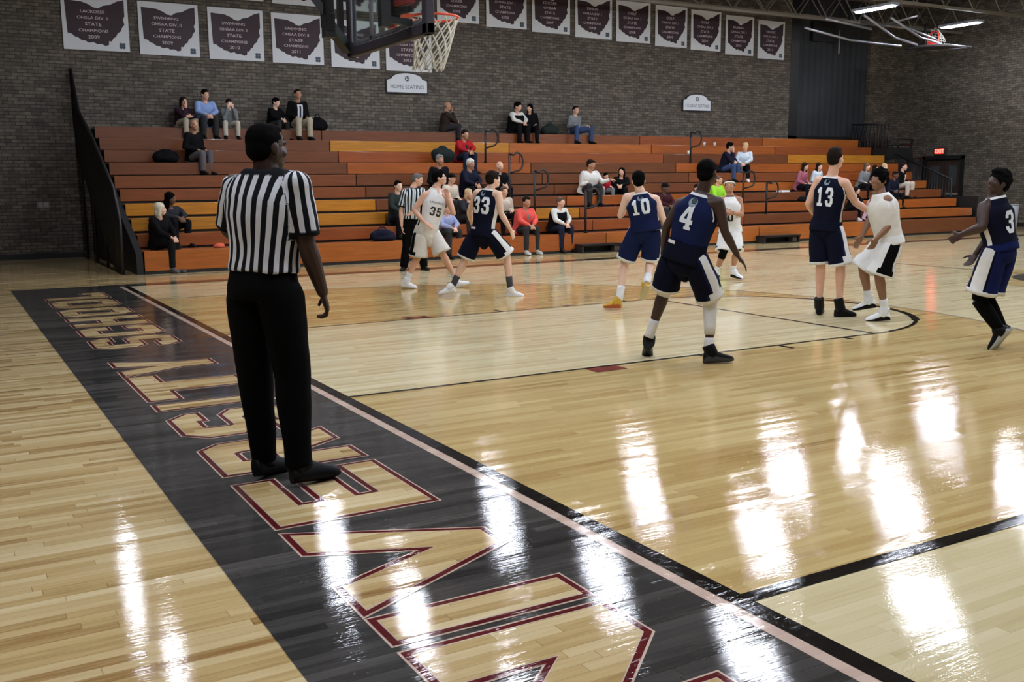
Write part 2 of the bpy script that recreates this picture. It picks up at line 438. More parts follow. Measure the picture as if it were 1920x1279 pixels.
# --- exit sign, wall sign, socket plate
e = empty('exit_sign', (27.19,13.77,2.42), 'small glowing red exit sign above the doors', 'exit sign')
b = MB(); b.box((27.10,13.55,2.32),(27.2,13.99,2.54), mat('sign_housing',(60,60,60),0.5)); b.build('housing', e)
b = MB(); b.box((27.09,13.57,2.34),(27.10,13.97,2.52), mat('sign_red_face',(90,12,10),0.5)); 
tv, tf = text_geo('EXIT', 0.13, 0.03)
b.add([(27.085,13.77-x,2.43+y) for x,y in tv], tf, emit('exit_red',(255,60,50),9.0)); 
b.box((27.088,13.60,2.35),(27.0895,13.94,2.51), emit('exit_glow',(255,50,40),2.6)); b.build('lit_face', e)
b = MB(); b.box((27.12,11.3,1.25),(27.2,11.72,1.42), m_black); o = b.build('wall_sign', None, 0.004, (27.16,11.5,1.33)); tag(o, 'small black box mounted on the right brick wall', 'wall box')
b = MB(); b.box((-0.56,W-0.02,1.08),(-0.31,W,1.22), mat('socket_plate',(120,116,108),0.5)); 
b.box((-0.53,W-0.03,1.1),(-0.45,W-0.02,1.2), m_steel); b.box((-0.42,W-0.03,1.1),(-0.34,W-0.02,1.2), m_steel)
o = b.build('socket_plate', None, 0, (-0.43,W,1.15)); tag(o, 'small pale outlet plate low on the dark brick wall at far left', 'outlet')

# --- trash bin by the right wall
e = empty('trash_bin', (24.9,9.6,0), 'tall pale grey trash bin standing at the right wall', 'bin')
mb_ = mat('bin_grey', (150,152,154), 0.5)
b = MB(); rr = []
vs = []; fs = []
nn_ = 24
for k, (z, r) in enumerate(((0,.19),(.05,.2),(.75,.245),(.75,.225),(.2,.18))):
    vs += [(24.9+r*math.cos(2*PI*j/nn_), 9.6+r*math.sin(2*PI*j/nn_), z) for j in range(nn_)]
for k in range(4): fs += [(k*nn_+j, k*nn_+(j+1) % nn_, (k+1)*nn_+(j+1) % nn_, (k+1)*nn_+j) for j in range(nn_)]
b.add(vs, fs, mb_, True); b.build('bin_body', e)
b = MB(); b.tube([(24.9+.247*math.cos(2*PI*j/nn_), 9.6+.247*math.sin(2*PI*j/nn_), .755) for j in range(nn_)], .012, mb_, 6, True); b.build('rim', e)

# ---------------------------------------------------------------- BLEACHERS
BF, RD, RZ, RH = 9.65, 0.54, 0.41, 0.265
rowz = lambda i: RZ + RH*(i-1)
rowy = lambda i: BF + RD*(i-1)
def wood(name, col, n=0.18):
    return mat(name, col, 0.32, noise=n, scale=3.0, stretch=(0.6,9,9), coat=0.25)
W_OR = [wood('orange_bench_a',(158,84,32)), wood('orange_bench_b',(142,74,32)), wood('orange_bench_c',(168,94,36)), wood('brown_bench',(108,62,33)), wood('yellow_bench',(184,124,36)), wood('red_bench',(124,70,36))]
SECT = [0.62, 5.65, 10.47, 15.06, 19.75, 24.0]
tone = {}
random.seed(11)
for i in range(1, 11):
    for j in range(5): tone[(i,j)] = random.choice([0,1,1,2,3,5])
for k in ((9,1),(4,0),(3,0)): tone[k] = 4
for k in ((10,0),(9,0),(8,0),(10,1),(6,1),(5,1),(4,1)): tone[k] = 3
tone[(1,0)] = 2; tone[(2,0)] = 1; tone[(3,1)] = 4; tone[(1,1)] = 0; tone[(8,4)] = 4; tone[(9,3)] = 0
bl = empty('bleachers', (0.62,BF,0), 'long ten-row orange wooden bleachers against the brick back wall', 'bleachers')
for i in range(1, 11):
    y, z = rowy(i), rowz(i)
    for j in range(5):
        x0, x1 = SECT[j]+0.012, SECT[j+1]-0.012
        mm = W_OR[tone[(i,j)]]
        b = MB()
        lo = 0.055 if i == 1 else z-RH+(0.04 if i < 6 else 0.022)
        b.box((x0,y,lo),(x1,y+0.035,z), mm)                      # front board
        b.box((x0,y+0.0355,z-0.035),(x1,y+RD+0.02 if i < 10 else W-0.05,z-0.003), mm)  # seat deck
        b.build('bench_row', bl, 0.005)
    b = MB(); b.box((SECT[0]+.02,y+0.06,0.0 if i == 1 else z-RH-0.02),(SECT[-1]-.02,y+0.09,z-0.04), m_black); b.build('riser_board', bl)
    if i in (1,): 
        b = MB(); b.box((SECT[0],y+0.01,0),(SECT[-1],y+0.05,0.05), m_black); b.build('base_rail', bl)
# black sheet in place of the shade under the bleachers; sloping left end rail
def shade_sheet(x0, x1, name, top):
    b = MB()
    prof = [(BF+0.02,0)] + top + [(W-0.03,0)]
    vs = [(x0,y,z) for y,z in prof]+[(x1,y,z) for y,z in prof]; k = len(prof)
    fs = [tuple(range(k))[::-1], tuple(range(k,2*k))]+[(a,(a+1)%k,k+(a+1)%k,k+a) for a in range(k)]
    b.add(vs, fs, m_black); return b.build(name, bl)
shade_sheet(0.50,0.61,'under_bleacher_shade',[(BF+0.02,0.36),(BF+0.54,0.62),(W-0.03,2.76)])
def rail(x, y0, z0, y1, z1, h0, h1, name, par, nb=24, m=m_black, r=0.022):
    b = MB()
    b.tube([(x,y0,z0),(x,y0,z0+h0),(x,y1,z1+h1),(x,y1,z1)], r, m)
    b.tube([(x,y0,z0+0.1),(x,y1,z1+0.1)], r*0.8, m)
    for k in range(1, nb):
        t = k/nb; yy = y0+(y1-y0)*t; zz = z0+(z1-z0)*t; hh = h0+(h1-h0)*t
        b.tube([(x,yy,zz+0.1),(x,yy,zz+hh)], 0.014, m, 6, cap=False)
    return b.build(name, par)
e = empty('end_guard_rail', (0.30,BF,0), 'black sloping guard rail closing the left end of the bleachers', 'rail')
RX_ = 0.30
PR_ = [(9.85,0.95),(10.3,1.5),(11.3,1.95),(12.4,2.45),(14.2,3.1),(14.98,4.0)]
b = MB(); b.tube([(RX_,9.85,0.02)]+[(RX_,y,z) for y,z in PR_]+[(RX_,14.98,2.7)], 0.03, m_black); b.build('top_rail', e)
def pz(y):
    for (a_,za),(c_,zc) in zip(PR_, PR_[1:]):
        if a_ <= y <= c_: return za+(zc-za)*(y-a_)/(c_-a_)
b = MB()
for k in range(50):
    yy = 9.9+5.05*k/49; b.tube([(RX_,yy,max(0.0,0.5*(yy-10.6))),(RX_,yy,pz(yy)-0.01)], 0.02, m_black, 6, cap=False)
b.build('barred_rail', e)
for yy in (10.3,11.6,13.0,14.4):
    b = MB(); b.tube([(RX_,yy,0),(RX_,yy,pz(yy))], 0.026, m_black); b.build('post', e)

# aisle hand rails: post with a D-shaped loop pointing right
def aisle_rail(x, row, hgt, label):
    y, z = rowy(row)+0.2, rowz(row)
    e = empty('aisle_handrail', (x,y,z), label, 'handrail', 'looped handrails on the bleacher aisles')
    b = MB(); b.tube([(x,y,z-0.002),(x,y,z+hgt)], 0.026, m_black); b.build('post', e)
    b = MB()
    lp = [(x,y,z+hgt)]+[(x+0.14+0.14*math.cos(a), y-0.12, z+hgt-0.17+0.2*math.sin(a)) for a in [PI*0.75-PI*1.25*k/10 for k in range(11)]]+[(x,y,z+hgt-0.42)]
    b.tube(lp, 0.022, m_black); b.build('hand_loop', e)
    b = MB(); b.tube([(x,y,z+0.004),(x,y,z+0.03)], 0.05, m_dark, 12); b.build('base_flange', e)
aisle_rail(9.30,7,0.78,'looped black handrail highest up the aisle left of the white-sleeved man')
aisle_rail(8.73,3,1.22,'looped black handrail of the left aisle, tallest post, behind player 33')
aisle_rail(9.06,2,1.10,'looped black handrail above the man in the coral shirt')
aisle_rail(10.05,1,0.95,'looped black handrail right behind the man in the dark vest')
aisle_rail(15.73,7,0.85,'looped black handrail at the top of the bleachers below the white student sign')
aisle_rail(15.69,3,0.80,'looped black handrail under the blond spectator in white')
aisle_rail(15.99,2,0.80,'looped black handrail standing alone left of player 13')
for x0, x1, lb in ((9.62,10.72,'dark low step box at the foot of the left bleacher aisle'),(14.95,16.15,'dark low step box at the foot of the right bleacher aisle')):
    e = empty('aisle_step', (x0,BF-0.3,0), lb, 'step')
    b = MB(); b.box((x0,BF-0.32,0.15),(x1,BF-0.01,0.19), m_dark); b.build('tread', e)
    b = MB(); b.box((x0,BF-0.30,0),(x0+0.05,BF-0.01,0.15), m_black); b.box((x1-0.05,BF-0.30,0),(x1,BF-0.01,0.15), m_black); b.box((x0+.05,BF-0.06,0),(x1-.05,BF-0.02,0.15), m_black); b.box((x0+.05,BF-0.30,0.0),(x1-.05,BF-0.27,0.03), m_dark); b.build('frame', e)
    b = MB(); b.box((x1-0.22,BF-0.27,0.03),(x1-0.08,BF-0.12,0.14), mat('step_wheel',(70,62,56),0.5)); b.build('wheel_box', e)

# right end: dark landing, railings
e = empty('landing_rail', (25.0,14.2,2.2), 'dark railed landing at the top right end of the bleachers', 'railing')
b = MB(); b.box((24.05,13.4,2.16),(25.3,W-0.06,2.50), m_black); b.build('landing_deck', e)
for yy in (13.5,14.9):
    b = MB(); b.tube([(25.22,yy,0.0),(25.22,yy,2.18)], 0.05, m_black); b.build('post', e)
b = MB()
for z in (2.62,2.78): b.tube([(24.1,13.42,z),(25.28,13.42,z)], 0.03, m_black)
b.tube([(24.6,13.42,2.5),(24.6,13.42,2.8)], 0.03, m_black); b.tube([(25.26,13.42,2.1),(25.26,13.42,2.8)], 0.035, m_black)
b.tube([(24.1,13.42,2.45),(24.1,13.42,3.25)], 0.03, m_black); b.tube([(24.1,13.42,3.25),(24.1,14.9,3.3)], 0.03, m_black)
b.build('guard_bars', e)
b = MB()
for k in range(11): b.tube([(24.1,13.42+1.45*k/10,2.5),(24.1,13.42+1.45*k/10,3.25)], 0.018, m_black, 6)
for k in range(16): b.tube([(24.2+1.9*k/15,14.9,2.5),(24.2+1.9*k/15,14.9,3.2-0.02*k)], 0.018, m_black, 6)
b.build('balusters', e)
e = empty('ramp_rail', (24.3,12.2,0), 'dark barred railing descending beside the right doors', 'railing')
b = MB()
b.tube([(24.35,13.3,2.3),(24.35,11.2,1.5),(24.35,11.2,0.0)], 0.03, m_black)
for k in range(22):
    yy = 11.2+2.1*k/21; b.tube([(24.35,yy,0.0),(24.35,yy,1.5+0.8*k/21)], 0.014, m_black, 6)
b.build('descending_rail', e)
b = MB()
b.tube([(24.5,13.3,0.0),(24.5,13.3,2.12)], 0.03, m_black); b.tube([(25.6,13.3,0.0),(25.6,13.3,2.2)], 0.03, m_black); b.tube([(24.5,13.3,2.1),(25.6,13.3,2.2)], 0.03, m_black)
for k in range(20): b.tube([(24.5+1.1*k/19,13.3,0.0),(24.5+1.1*k/19,13.3,2.1)], 0.012, m_black, 6)
b.build('barred_screen', e)
b = MB(); b.box((24.12,BF+0.5,0),(24.2,13.3,1.0), m_black); b.build('side_board', e)

# ---------------------------------------------------------------- ROOF TRUSSES, LAMPS
m_chord = mat('truss_paint', (120,114,102), 0.5, 0.1)
def truss(y, z0, z1, label):
    e = empty('roof_truss', (9,y,z0), label, 'truss', 'steel roof trusses')
    b = MB()
    for dy in (-0.035, 0.035): b.obox((-8.9,y+dy,z0),(27.1,y+dy,z0), 0.03, 0.07, m_chord)
    b.build('bottom_chord', e)
    b = MB()
    for dy in (-0.035, 0.035): b.obox((-8.9,y+dy,z1),(27.1,y+dy,z1), 0.03, 0.07, m_chord)
    b.build('top_chord', e)
    b = MB(); x = -8.8; k = 0
    while x < 26.6:
        x2 = x+0.62
        b.tube([(x,y,z0 if k % 2 == 0 else z1),(x2,y,z1 if k % 2 == 0 else z0)], 0.018, m_chord, 6, cap=False); x = x2; k += 1
    b.build('web', e)
truss(14.6,6.55,7.2,'pale steel roof truss nearest the brick back wall, above the banners')
truss(13.2,6.2,6.95,'pale steel roof truss above the raised side basket')
truss(10.15,6.2,6.95,'pale steel roof truss at the upper right corner above the bleachers front')
truss(7.1,6.25,7.0,'steel roof truss over the far sideline'); truss(4.1,6.25,7.0,'steel roof truss over the free throw circle')
def lamp(x, y, label, grp=True):
    e = empty('ceiling_lamp', (x,y,LAMP_Z), label, 'ceiling lamp', 'hanging tube lamps in rows')
    b = MB(); b.box((x-0.15,y-0.66,LAMP_Z+0.02),(x+0.15,y+0.66,LAMP_Z+0.09), mat('lamp_housing',(150,155,170),0.4)); b.build('housing', e)
    b = MB(); b.box((x-0.078,y-0.60,LAMP_Z-0.01),(x+0.078,y+0.60,LAMP_Z+0.018), emit('lamp_tubes_dim',(238,243,255),LAMP_STRENGTH*.4) if (x < 1 and y > 0) else emit('lamp_tubes',(238,243,255),LAMP_STRENGTH)); b.build('tubes', e)
    for s in (-0.45,0.45):
        b = MB(); b.tube([(x,y+s,LAMP_Z+0.09),(x,y+s,7.5)], 0.006, m_dark, 6); b.build('hanger', e)
for x, y in LAMPS:
    if (x, y) == (16.5,10.45): x, y = 16.3, 9.7
    if (x, y) == (20.6,10.45): x, y = 19.75, 10.45; lb = 'bright ceiling lamp left of the two seen at upper right'
    elif (x, y) == (24.4,10.45): x, y = 24.4, 11.25; lb = 'bright ceiling lamp beside the raised basket, right of the two seen'
    else: lb = 'bright hanging tube lamp under the roof trusses, above the top of the picture'
    lamp(x, y, lb)

# ---------------------------------------------------------------- BASKET (near)
g_ = empty('basketball_goal', (1.2,0,2.75), 'hanging basketball goal with glass backboard, orange rim and white net at top of picture', 'basketball goal')
m_pad = mat('pad_charcoal', (44,38,46), 0.6)
m_or = mat('rim_orange', (226,74,34), 0.35)
m_net = mat('net_white', (222,220,208), 0.8)
m_glass = bpy.data.materials.new('board_glass'); m_glass.use_nodes = True
bg = m_glass.node_tree.nodes['Principled BSDF']; bg.inputs['Base Color'].default_value = (0.82,0.95,0.93,1); bg.inputs['Transmission Weight'].default_value = 1; bg.inputs['Roughness'].default_value = 0.02; bg.inputs['IOR'].default_value = 1.3
YB, Z0, Z1 = 0.915, 2.83, 3.99
b = MB(); b.box((1.195,-YB+.03,Z0+.03),(1.205,YB-.03,Z1-.03), m_glass); b.build('glass_board', g_)
b = MB()
b.box((1.16,-YB,Z0-0.06),(1.24,YB,Z0+0.04), m_pad); b.box((1.16,-YB,Z0-0.06),(1.24,-YB+0.1,Z0+0.6), m_pad); b.box((1.16,YB-0.1,Z0-0.06),(1.24,YB,Z0+0.6), m_pad)
b.build('edge_padding', g_, 0.015)
mal = mat('board_frame', (150,152,156), 0.35, 0.7)
b = MB(); b.box((1.165,0.84,Z0+0.05),(1.19,0.90,Z1), mal); b.box((1.165,0.79,Z0+0.05),(1.18,0.81,Z1), mal); b.box((1.165,0.28,Z0+0.05),(1.185,0.33,Z1), mal); b.box((1.165,-YB+0.05,Z0+0.62),(1.19,-YB+0.1,Z1), mal); b.box((1.165,-YB,Z1-0.05),(1.19,YB,Z1), mal)
b.box((1.165,-YB+0.1,Z0+0.045),(1.185,YB-0.1,Z0+0.075), mal); b.build('metal_frame', g_)
mw = mat('white_tape', (205,222,220), 0.5)
b = MB()
for (y0, z0, y1, z1) in ((-.305,3.20,.305,3.25),(-.305,3.60,.305,3.65),(-.305,3.25,-.255,3.60),(.255,3.25,.305,3.60)): b.box((1.206,y0,z0),(1.208,y1,z1), mw)
b.build('target_square', g_)
# rim with bracket
rc = Vector((1.67,0,3.06)); RR = 0.228
rim = MB(); rim.tube([(rc.x+RR*math.cos(a), RR*math.sin(a), rc.z) for a in [2*PI*k/32 for k in range(32)]], 0.011, m_or, 8, True)
rim.box((1.245,-0.08,rc.z-0.12),(1.27,0.08,rc.z+0.06), m_or); rim.box((1.27,-0.07,rc.z-0.012),(1.46,0.07,rc.z+0.008), m_or)
rim.build('rim', g_)
def net(b, c, top_r, bot_r, h, shift, nseg=12, rows=6, ax=None):
    P = lambda k, j: None
    pts = {}
    for k in range(rows+1):
        t = k/rows; r = top_r+(bot_r-top_r)*(t**0.6)
        for j in range(nseg):
            a = 2*PI*(j+0.5*(k % 2))/nseg
            v = Vector((r*math.cos(a), r*math.sin(a), -h*t))
            if ax is not None: v = ax @ v
            pts[(k,j)] = Vector(c)+v+Vector(shift)*t*t
    for k in range(rows):
        for j in range(nseg):
            o_ = 0 if k % 2 else -1
            for jj in (j, (j+1+o_) % nseg if o_ == 0 else (j-1) % nseg):
                b.tube([pts[(k,j)], pts[(k+1,jj % nseg)]], 0.007, m_net, 5, cap=False)
b = MB(); net(b, rc-Vector((0,0,0.01)), RR, 0.14, 0.46, (-0.05,0.05,0)); b.build('net', g_)
# carriage behind the board
b = MB()
b.box((0.86,0.64,2.98),(0.94,0.72,6.2), m_dark); b.box((0.86,0.76,3.02),(0.90,0.80,6.2), m_dark)
b.build('mast', g_)
b = MB(); b.box((0.86,-0.69,2.84),(0.94,-0.61,6.2), m_black); b.build('mast', g_)
b = MB()
b.obox((0.90,0.70,3.05),(1.16,0.88,2.84), 0.09, 0.08, m_black); b.obox((0.90,0.70,3.12),(0.90,0.70,2.92), 0.1, 0.1, m_black)
b.obox((1.13,0.88,2.84),(1.13,0.99,2.9), 0.05, 0.06, m_black); b.obox((1.13,0.99,2.88),(1.13,0.99,3.35), 0.05, 0.06, m_black)
b.build('support_bracket', g_)
b = MB(); b.obox((0.94,-0.65,2.90),(1.16,-0.60,2.90), 0.05, 0.05, m_black); b.build('support_bracket', g_)
b = MB(); b.obox((1.12,-0.33,2.93),(1.12,-0.33,3.95), 0.09, 0.09, m_black); b.obox((1.12,-0.65,3.0),(1.12,-0.1,3.02), 0.05, 0.05, m_black); b.build('rim_support', g_)
b = MB(); b.obox((1.13,-0.72,3.10),(1.13,-0.10,3.13), 0.04, 0.12, mat('red_bracket',(120,48,42),0.5)); b.build('red_crossbar', g_)
b = MB(); b.obox((0.92,0.70,3.1),(-0.6,1.9,5.6), 0.05, 0.07, m_black); b.obox((0.92,0.65,3.12),(0.92,1.25,3.9), 0.05, 0.05, m_black); b.obox((0.92,-0.65,3.9),(-0.6,-0.65,6.2), 0.05, 0.07, m_black); b.build('diagonal_brace', g_)
b = MB(); b.box((0.80,-0.9,6.15),(1.04,0.9,6.25), m_dark); b.build('ceiling_mount', g_)

# ---------------------------------------------------------------- raised side basket (far)
g2 = empty('raised_basketball_goal', (24.6,12.4,5.6), 'folded-up basketball goal with red rim hanging under the roof at right', 'basketball goal')
m_sil = mat('silver_tube', (160,164,172), 0.35, 0.6)
b = MB(); b.obox((24.3,11.3,5.42),(25.0,13.1,5.56), 1.0, 0.03, mat('board_back',(60,62,66),0.3)); b.build('backboard', g2)
b = MB()
b.tube([(23.75,11.2,5.42),(24.9,11.2,5.4),(25.5,13.0,5.55),(24.4,13.1,5.6),(23.75,11.2,5.42)], 0.03, m_sil); b.build('board_frame', g2)
b = MB(); c2 = Vector((24.75,12.45,5.80))
b.tube([(c2.x+0.05*math.sin(a), c2.y+0.2*math.cos(a), c2.z+0.22*math.sin(a)) for a in [2*PI*k/20 for k in range(20)]], 0.02, emit('none_red',(226,60,50),0.0) if False else mat('rim_red',(226,60,48),0.4), 6, True)
b.box((24.66,12.3,5.52),(24.86,12.6,5.70), mat('rim_red',(226,60,48),0.4)); b.build('rim', g2)
b = MB(); net(b, (c2.x,c2.y,c2.z+0.1), 0.22, 0.13, 0.42, (0,0,-0.12), 10, 5, Matrix.Rotation(-PI/2*0.9, 3, 'Y')); b.build('net', g2)
b = MB()
for p, r in (([(21.0,11.9,6.15),(23.2,12.6,5.75),(24.2,12.6,5.6)],0.04), ([(21.3,11.2,6.0),(23.2,11.7,5.65),(24.0,11.6,5.5)],0.035), ([(22.0,12.9,6.15),(22.6,11.6,5.85),(23.6,11.5,5.6)],0.03), ([(20.2,12.6,6.1),(21.9,12.4,5.9)],0.045), ([(21.4,10.4,5.95),(21.9,11.9,5.95)],0.03), ([(19.2,12.4,5.75),(21.6,12.9,5.62),(23.0,12.2,5.45)],0.035)):
    b.tube(p, r, m_sil)
b.build('folding_arms', g2)
b = MB(); b.obox((21.0,12.4,6.2),(21.0,12.4,6.1), 0.1, 0.1, m_dark); b.obox((24.3,12.4,6.2),(24.3,12.4,5.6), 0.05, 0.05, m_dark); b.build('hanger', g2)

# ---------------------------------------------------------------- BANNERS AND SIGNS
OHIO = [(0,.93),(.02,.24),(.09,.22),(.13,.17),(.19,.15),(.24,.10),(.31,.09),(.36,.05),(.44,.07),(.50,.03),(.57,.04),(.64,.0),(.70,.02),(.71,.11),(.75,.10),(.79,.18),(.83,.20),(.86,.28),(.92,.33),(.95,.42),(.99,.47),(.97,.58),(1.0,.66),(1.0,1.0),(.88,.96),(.76,.88),(.64,.85),(.56,.79),(.48,.80),(.40,.86),(.28,.91)]
m_mar = mat('banner_maroon', (44,17,29), 0.55)
m_lt = mat('banner_letter', (196,180,186), 0.55)
m_em = mat('emblem_slate', (62,78,92), 0.55)
def banner(x, z, wd, ht, lines, label):
    b = MB(); y = W-0.03
    b.box((x,y,z),(x+wd,y+0.01,z+ht), m_white)
    T = lambda dy: (lambda u, v: (x+u, y-dy, z+v))
    b.poly([[(0.07+(wd-0.14)*p[0], 0.09*ht+(ht*0.86)*p[1]) for p in OHIO]], m_mar, T=T(0.003), flip=True)
    for k, s in enumerate(lines):
        sz = 0.062 if len(s) > 7 else 0.07
        tv, tf = text_geo(s, sz, 0.015)
        kx = 1.22
        cy = ht*(0.70-0.115*k)
        b.add([(x+wd*0.46+u*kx, y-0.006, z+cy+v) for u, v in tv], tf, m_lt)
    for a in range(4):
        cx, cz = wd-0.15+0.04*math.cos(PI/4+a*PI/2), 0.12+0.04*math.sin(PI/4+a*PI/2)
        b.poly([[(cx+0.036*math.cos(t), cz+0.036*math.sin(t)) for t in [2*PI*q/10 for q in range(10)]]], m_em, T=T(0.003+0.0005*a), flip=True)
    o = b.build('championship_banner', None, 0, (x,y,z)); tag(o, label, 'banner', 'state championship banners'); return o
ST = ['STATE','CHAMPIONS']
BN = [(0.21,4.42,1.33,1.14,['LACROSSE','OHSLA DIV. II']+ST+['2009'],'white banner with maroon state shape for the 2009 lacrosse title, leftmost of the lower row'),
 (1.75,4.39,1.29,1.13,['SWIMMING','OHSAA DIV. II']+ST+['2009'],'white banner with maroon state shape for swimming, second from left in the lower row'),
 (3.25,4.37,1.26,1.14,['SWIMMING','OHSAA DIV. II']+ST+['2010'],'white banner with maroon state shape, third from left in the lower row'),
 (4.71,4.36,1.25,1.13,['SWIMMING','OHSAA DIV. II']+ST+['2011'],'white banner with maroon state shape, just left of the hanging basket'),
 (6.15,4.33,1.25,1.12,['SWIMMING','OHSAA DIV. II']+ST+['2012'],'white banner mostly hidden behind the glass backboard'),
 (7.57,4.31,1.25,1.10,['SOCCER','OHSAA DIV. II']+ST+['2013'],'white banner behind the net, directly above the home seating sign'),
 (3.35,5.72,1.2,1.1,['HOCKEY']+ST+['2004'],'upper row white banner above the third lower banner, cut by picture top'),
 (4.75,5.70,1.2,1.1,['HOCKEY']+ST+['2005'],'upper row white banner above the fourth lower banner, cut by picture top'),
 (6.15,5.68,1.2,1.1,['GOLF','OHSAA']+ST+['2006'],'upper row white banner seen through the glass backboard'),
 (7.55,5.65,1.2,1.1,['GOLF','OHSAA']+ST+['2007'],'upper row white banner behind the right part of the backboard'),
 (9.0,5.60,1.2,1.1,['TENNIS','OHSAA DIV. I']+ST+['2005'],'upper row white banner just right of the orange rim'),
 (10.42,5.55,1.22,1.1,['TENNIS','OHSAA DIV. I']+ST+['2006'],'upper row white banner, second to the right of the rim'),
 (11.81,5.51,1.21,1.1,['SOCCER','OHSAA']+ST+['2007'],'upper row white banner, third to the right of the rim'),
 (13.19,5.46,1.23,1.1,['TENNIS','OHSAA DIV. I']+ST+['2008'],'upper row white banner, sixth from the right end'),
 (14.57,5.43,1.2,1.11,['GOLF','OHSAA DIV. I']+ST+['2008'],'upper row white banner, fifth from the right end'),
 (15.95,5.38,1.17,1.14,['GOLF','OHSAA DIV. I']+ST+['2009'],'upper row white banner, fourth from the right end'),
 (17.27,5.35,1.15,1.14,['GOLF','OHSAA DIV. I']+ST+['2010'],'upper row white banner, third from the right end'),
 (18.61,5.29,1.13,1.14,['BASEBALL','OHSAA DIV. I']+ST+['2010'],'upper row white banner, second from the right end'),
 (19.92,5.24,1.11,1.14,['TENNIS','OHSAA DIV. I']+ST+['2011'],'upper row white banner at the right end next to the dark curtain')]
for q in BN: banner(*q)
def seat_sign(x, z, wd, ht, text, label):
    y = W-0.05
    b = MB()
    def outline(d):
        p = [(-d,-d),(wd+d,-d),(wd+d,ht*0.62+d)]
        for k in range(0, 13):
            a = PI*k/12; p.append((wd/2+(wd*0.38+d)*math.cos(a), ht*0.70+(ht*0.30+d)*math.sin(a)*1.0))
        p.append((-d,ht*0.62+d)); return p
    for d, dy, m in ((0.03,0.0,m_black),(0.0,0.004,m_white)):
        p = outline(d); k = len(p)
        vs = [(x+u,y-dy,z+v) for u,v in p]+[(x+u,y+0.04,z+v) for u,v in p]
        b.add(vs, [tuple(range(k)), tuple(range(k,2*k))[::-1]]+[(a,k+a,k+(a+1)%k,(a+1)%k) for a in range(k)], m)
    tv, tf = text_geo(text, ht*0.2, 0.0)
    ks = min(1.0, wd*0.86/(max(u for u,_ in tv)*2))
    b.add([(x+wd/2+u*ks,y-0.006,z+ht*0.28+v) for u,v in tv], tf, m_em)
    b.poly([[(wd/2+0.065*math.cos(t), ht*0.72+0.065*math.sin(t)) for t in [2*PI*q/14 for q in range(14)]]], m_em, T=lambda u,v:(x+u,y-0.006,z+v), flip=True)
    b.poly([[(wd/2-0.03,ht*0.72+0.04),(wd/2-0.03,ht*0.72-0.03),(wd/2+0.03,ht*0.72-0.03),(wd/2+0.03,ht*0.72+0.04),(wd/2+0.012,ht*0.72+0.04),(wd/2+0.012,ht*0.72-0.01),(wd/2-0.012,ht*0.72-0.01),(wd/2-0.012,ht*0.72+0.04)]], m_white, T=lambda u,v:(x+u,y-0.008,z+v), flip=True)
    o = b.build('seating_sign', None, 0, (x,y,z)); tag(o, label, 'sign', 'white seating signs on the brick wall')
seat_sign(7.57,3.79,1.09,0.47,'HOME SEATING','white arched HOME SEATING sign below the banner behind the net')
seat_sign(17.02,3.60,1.04,0.46,'STUDENT SEATING','white arched STUDENT SEATING sign alone on the brick wall at centre right')
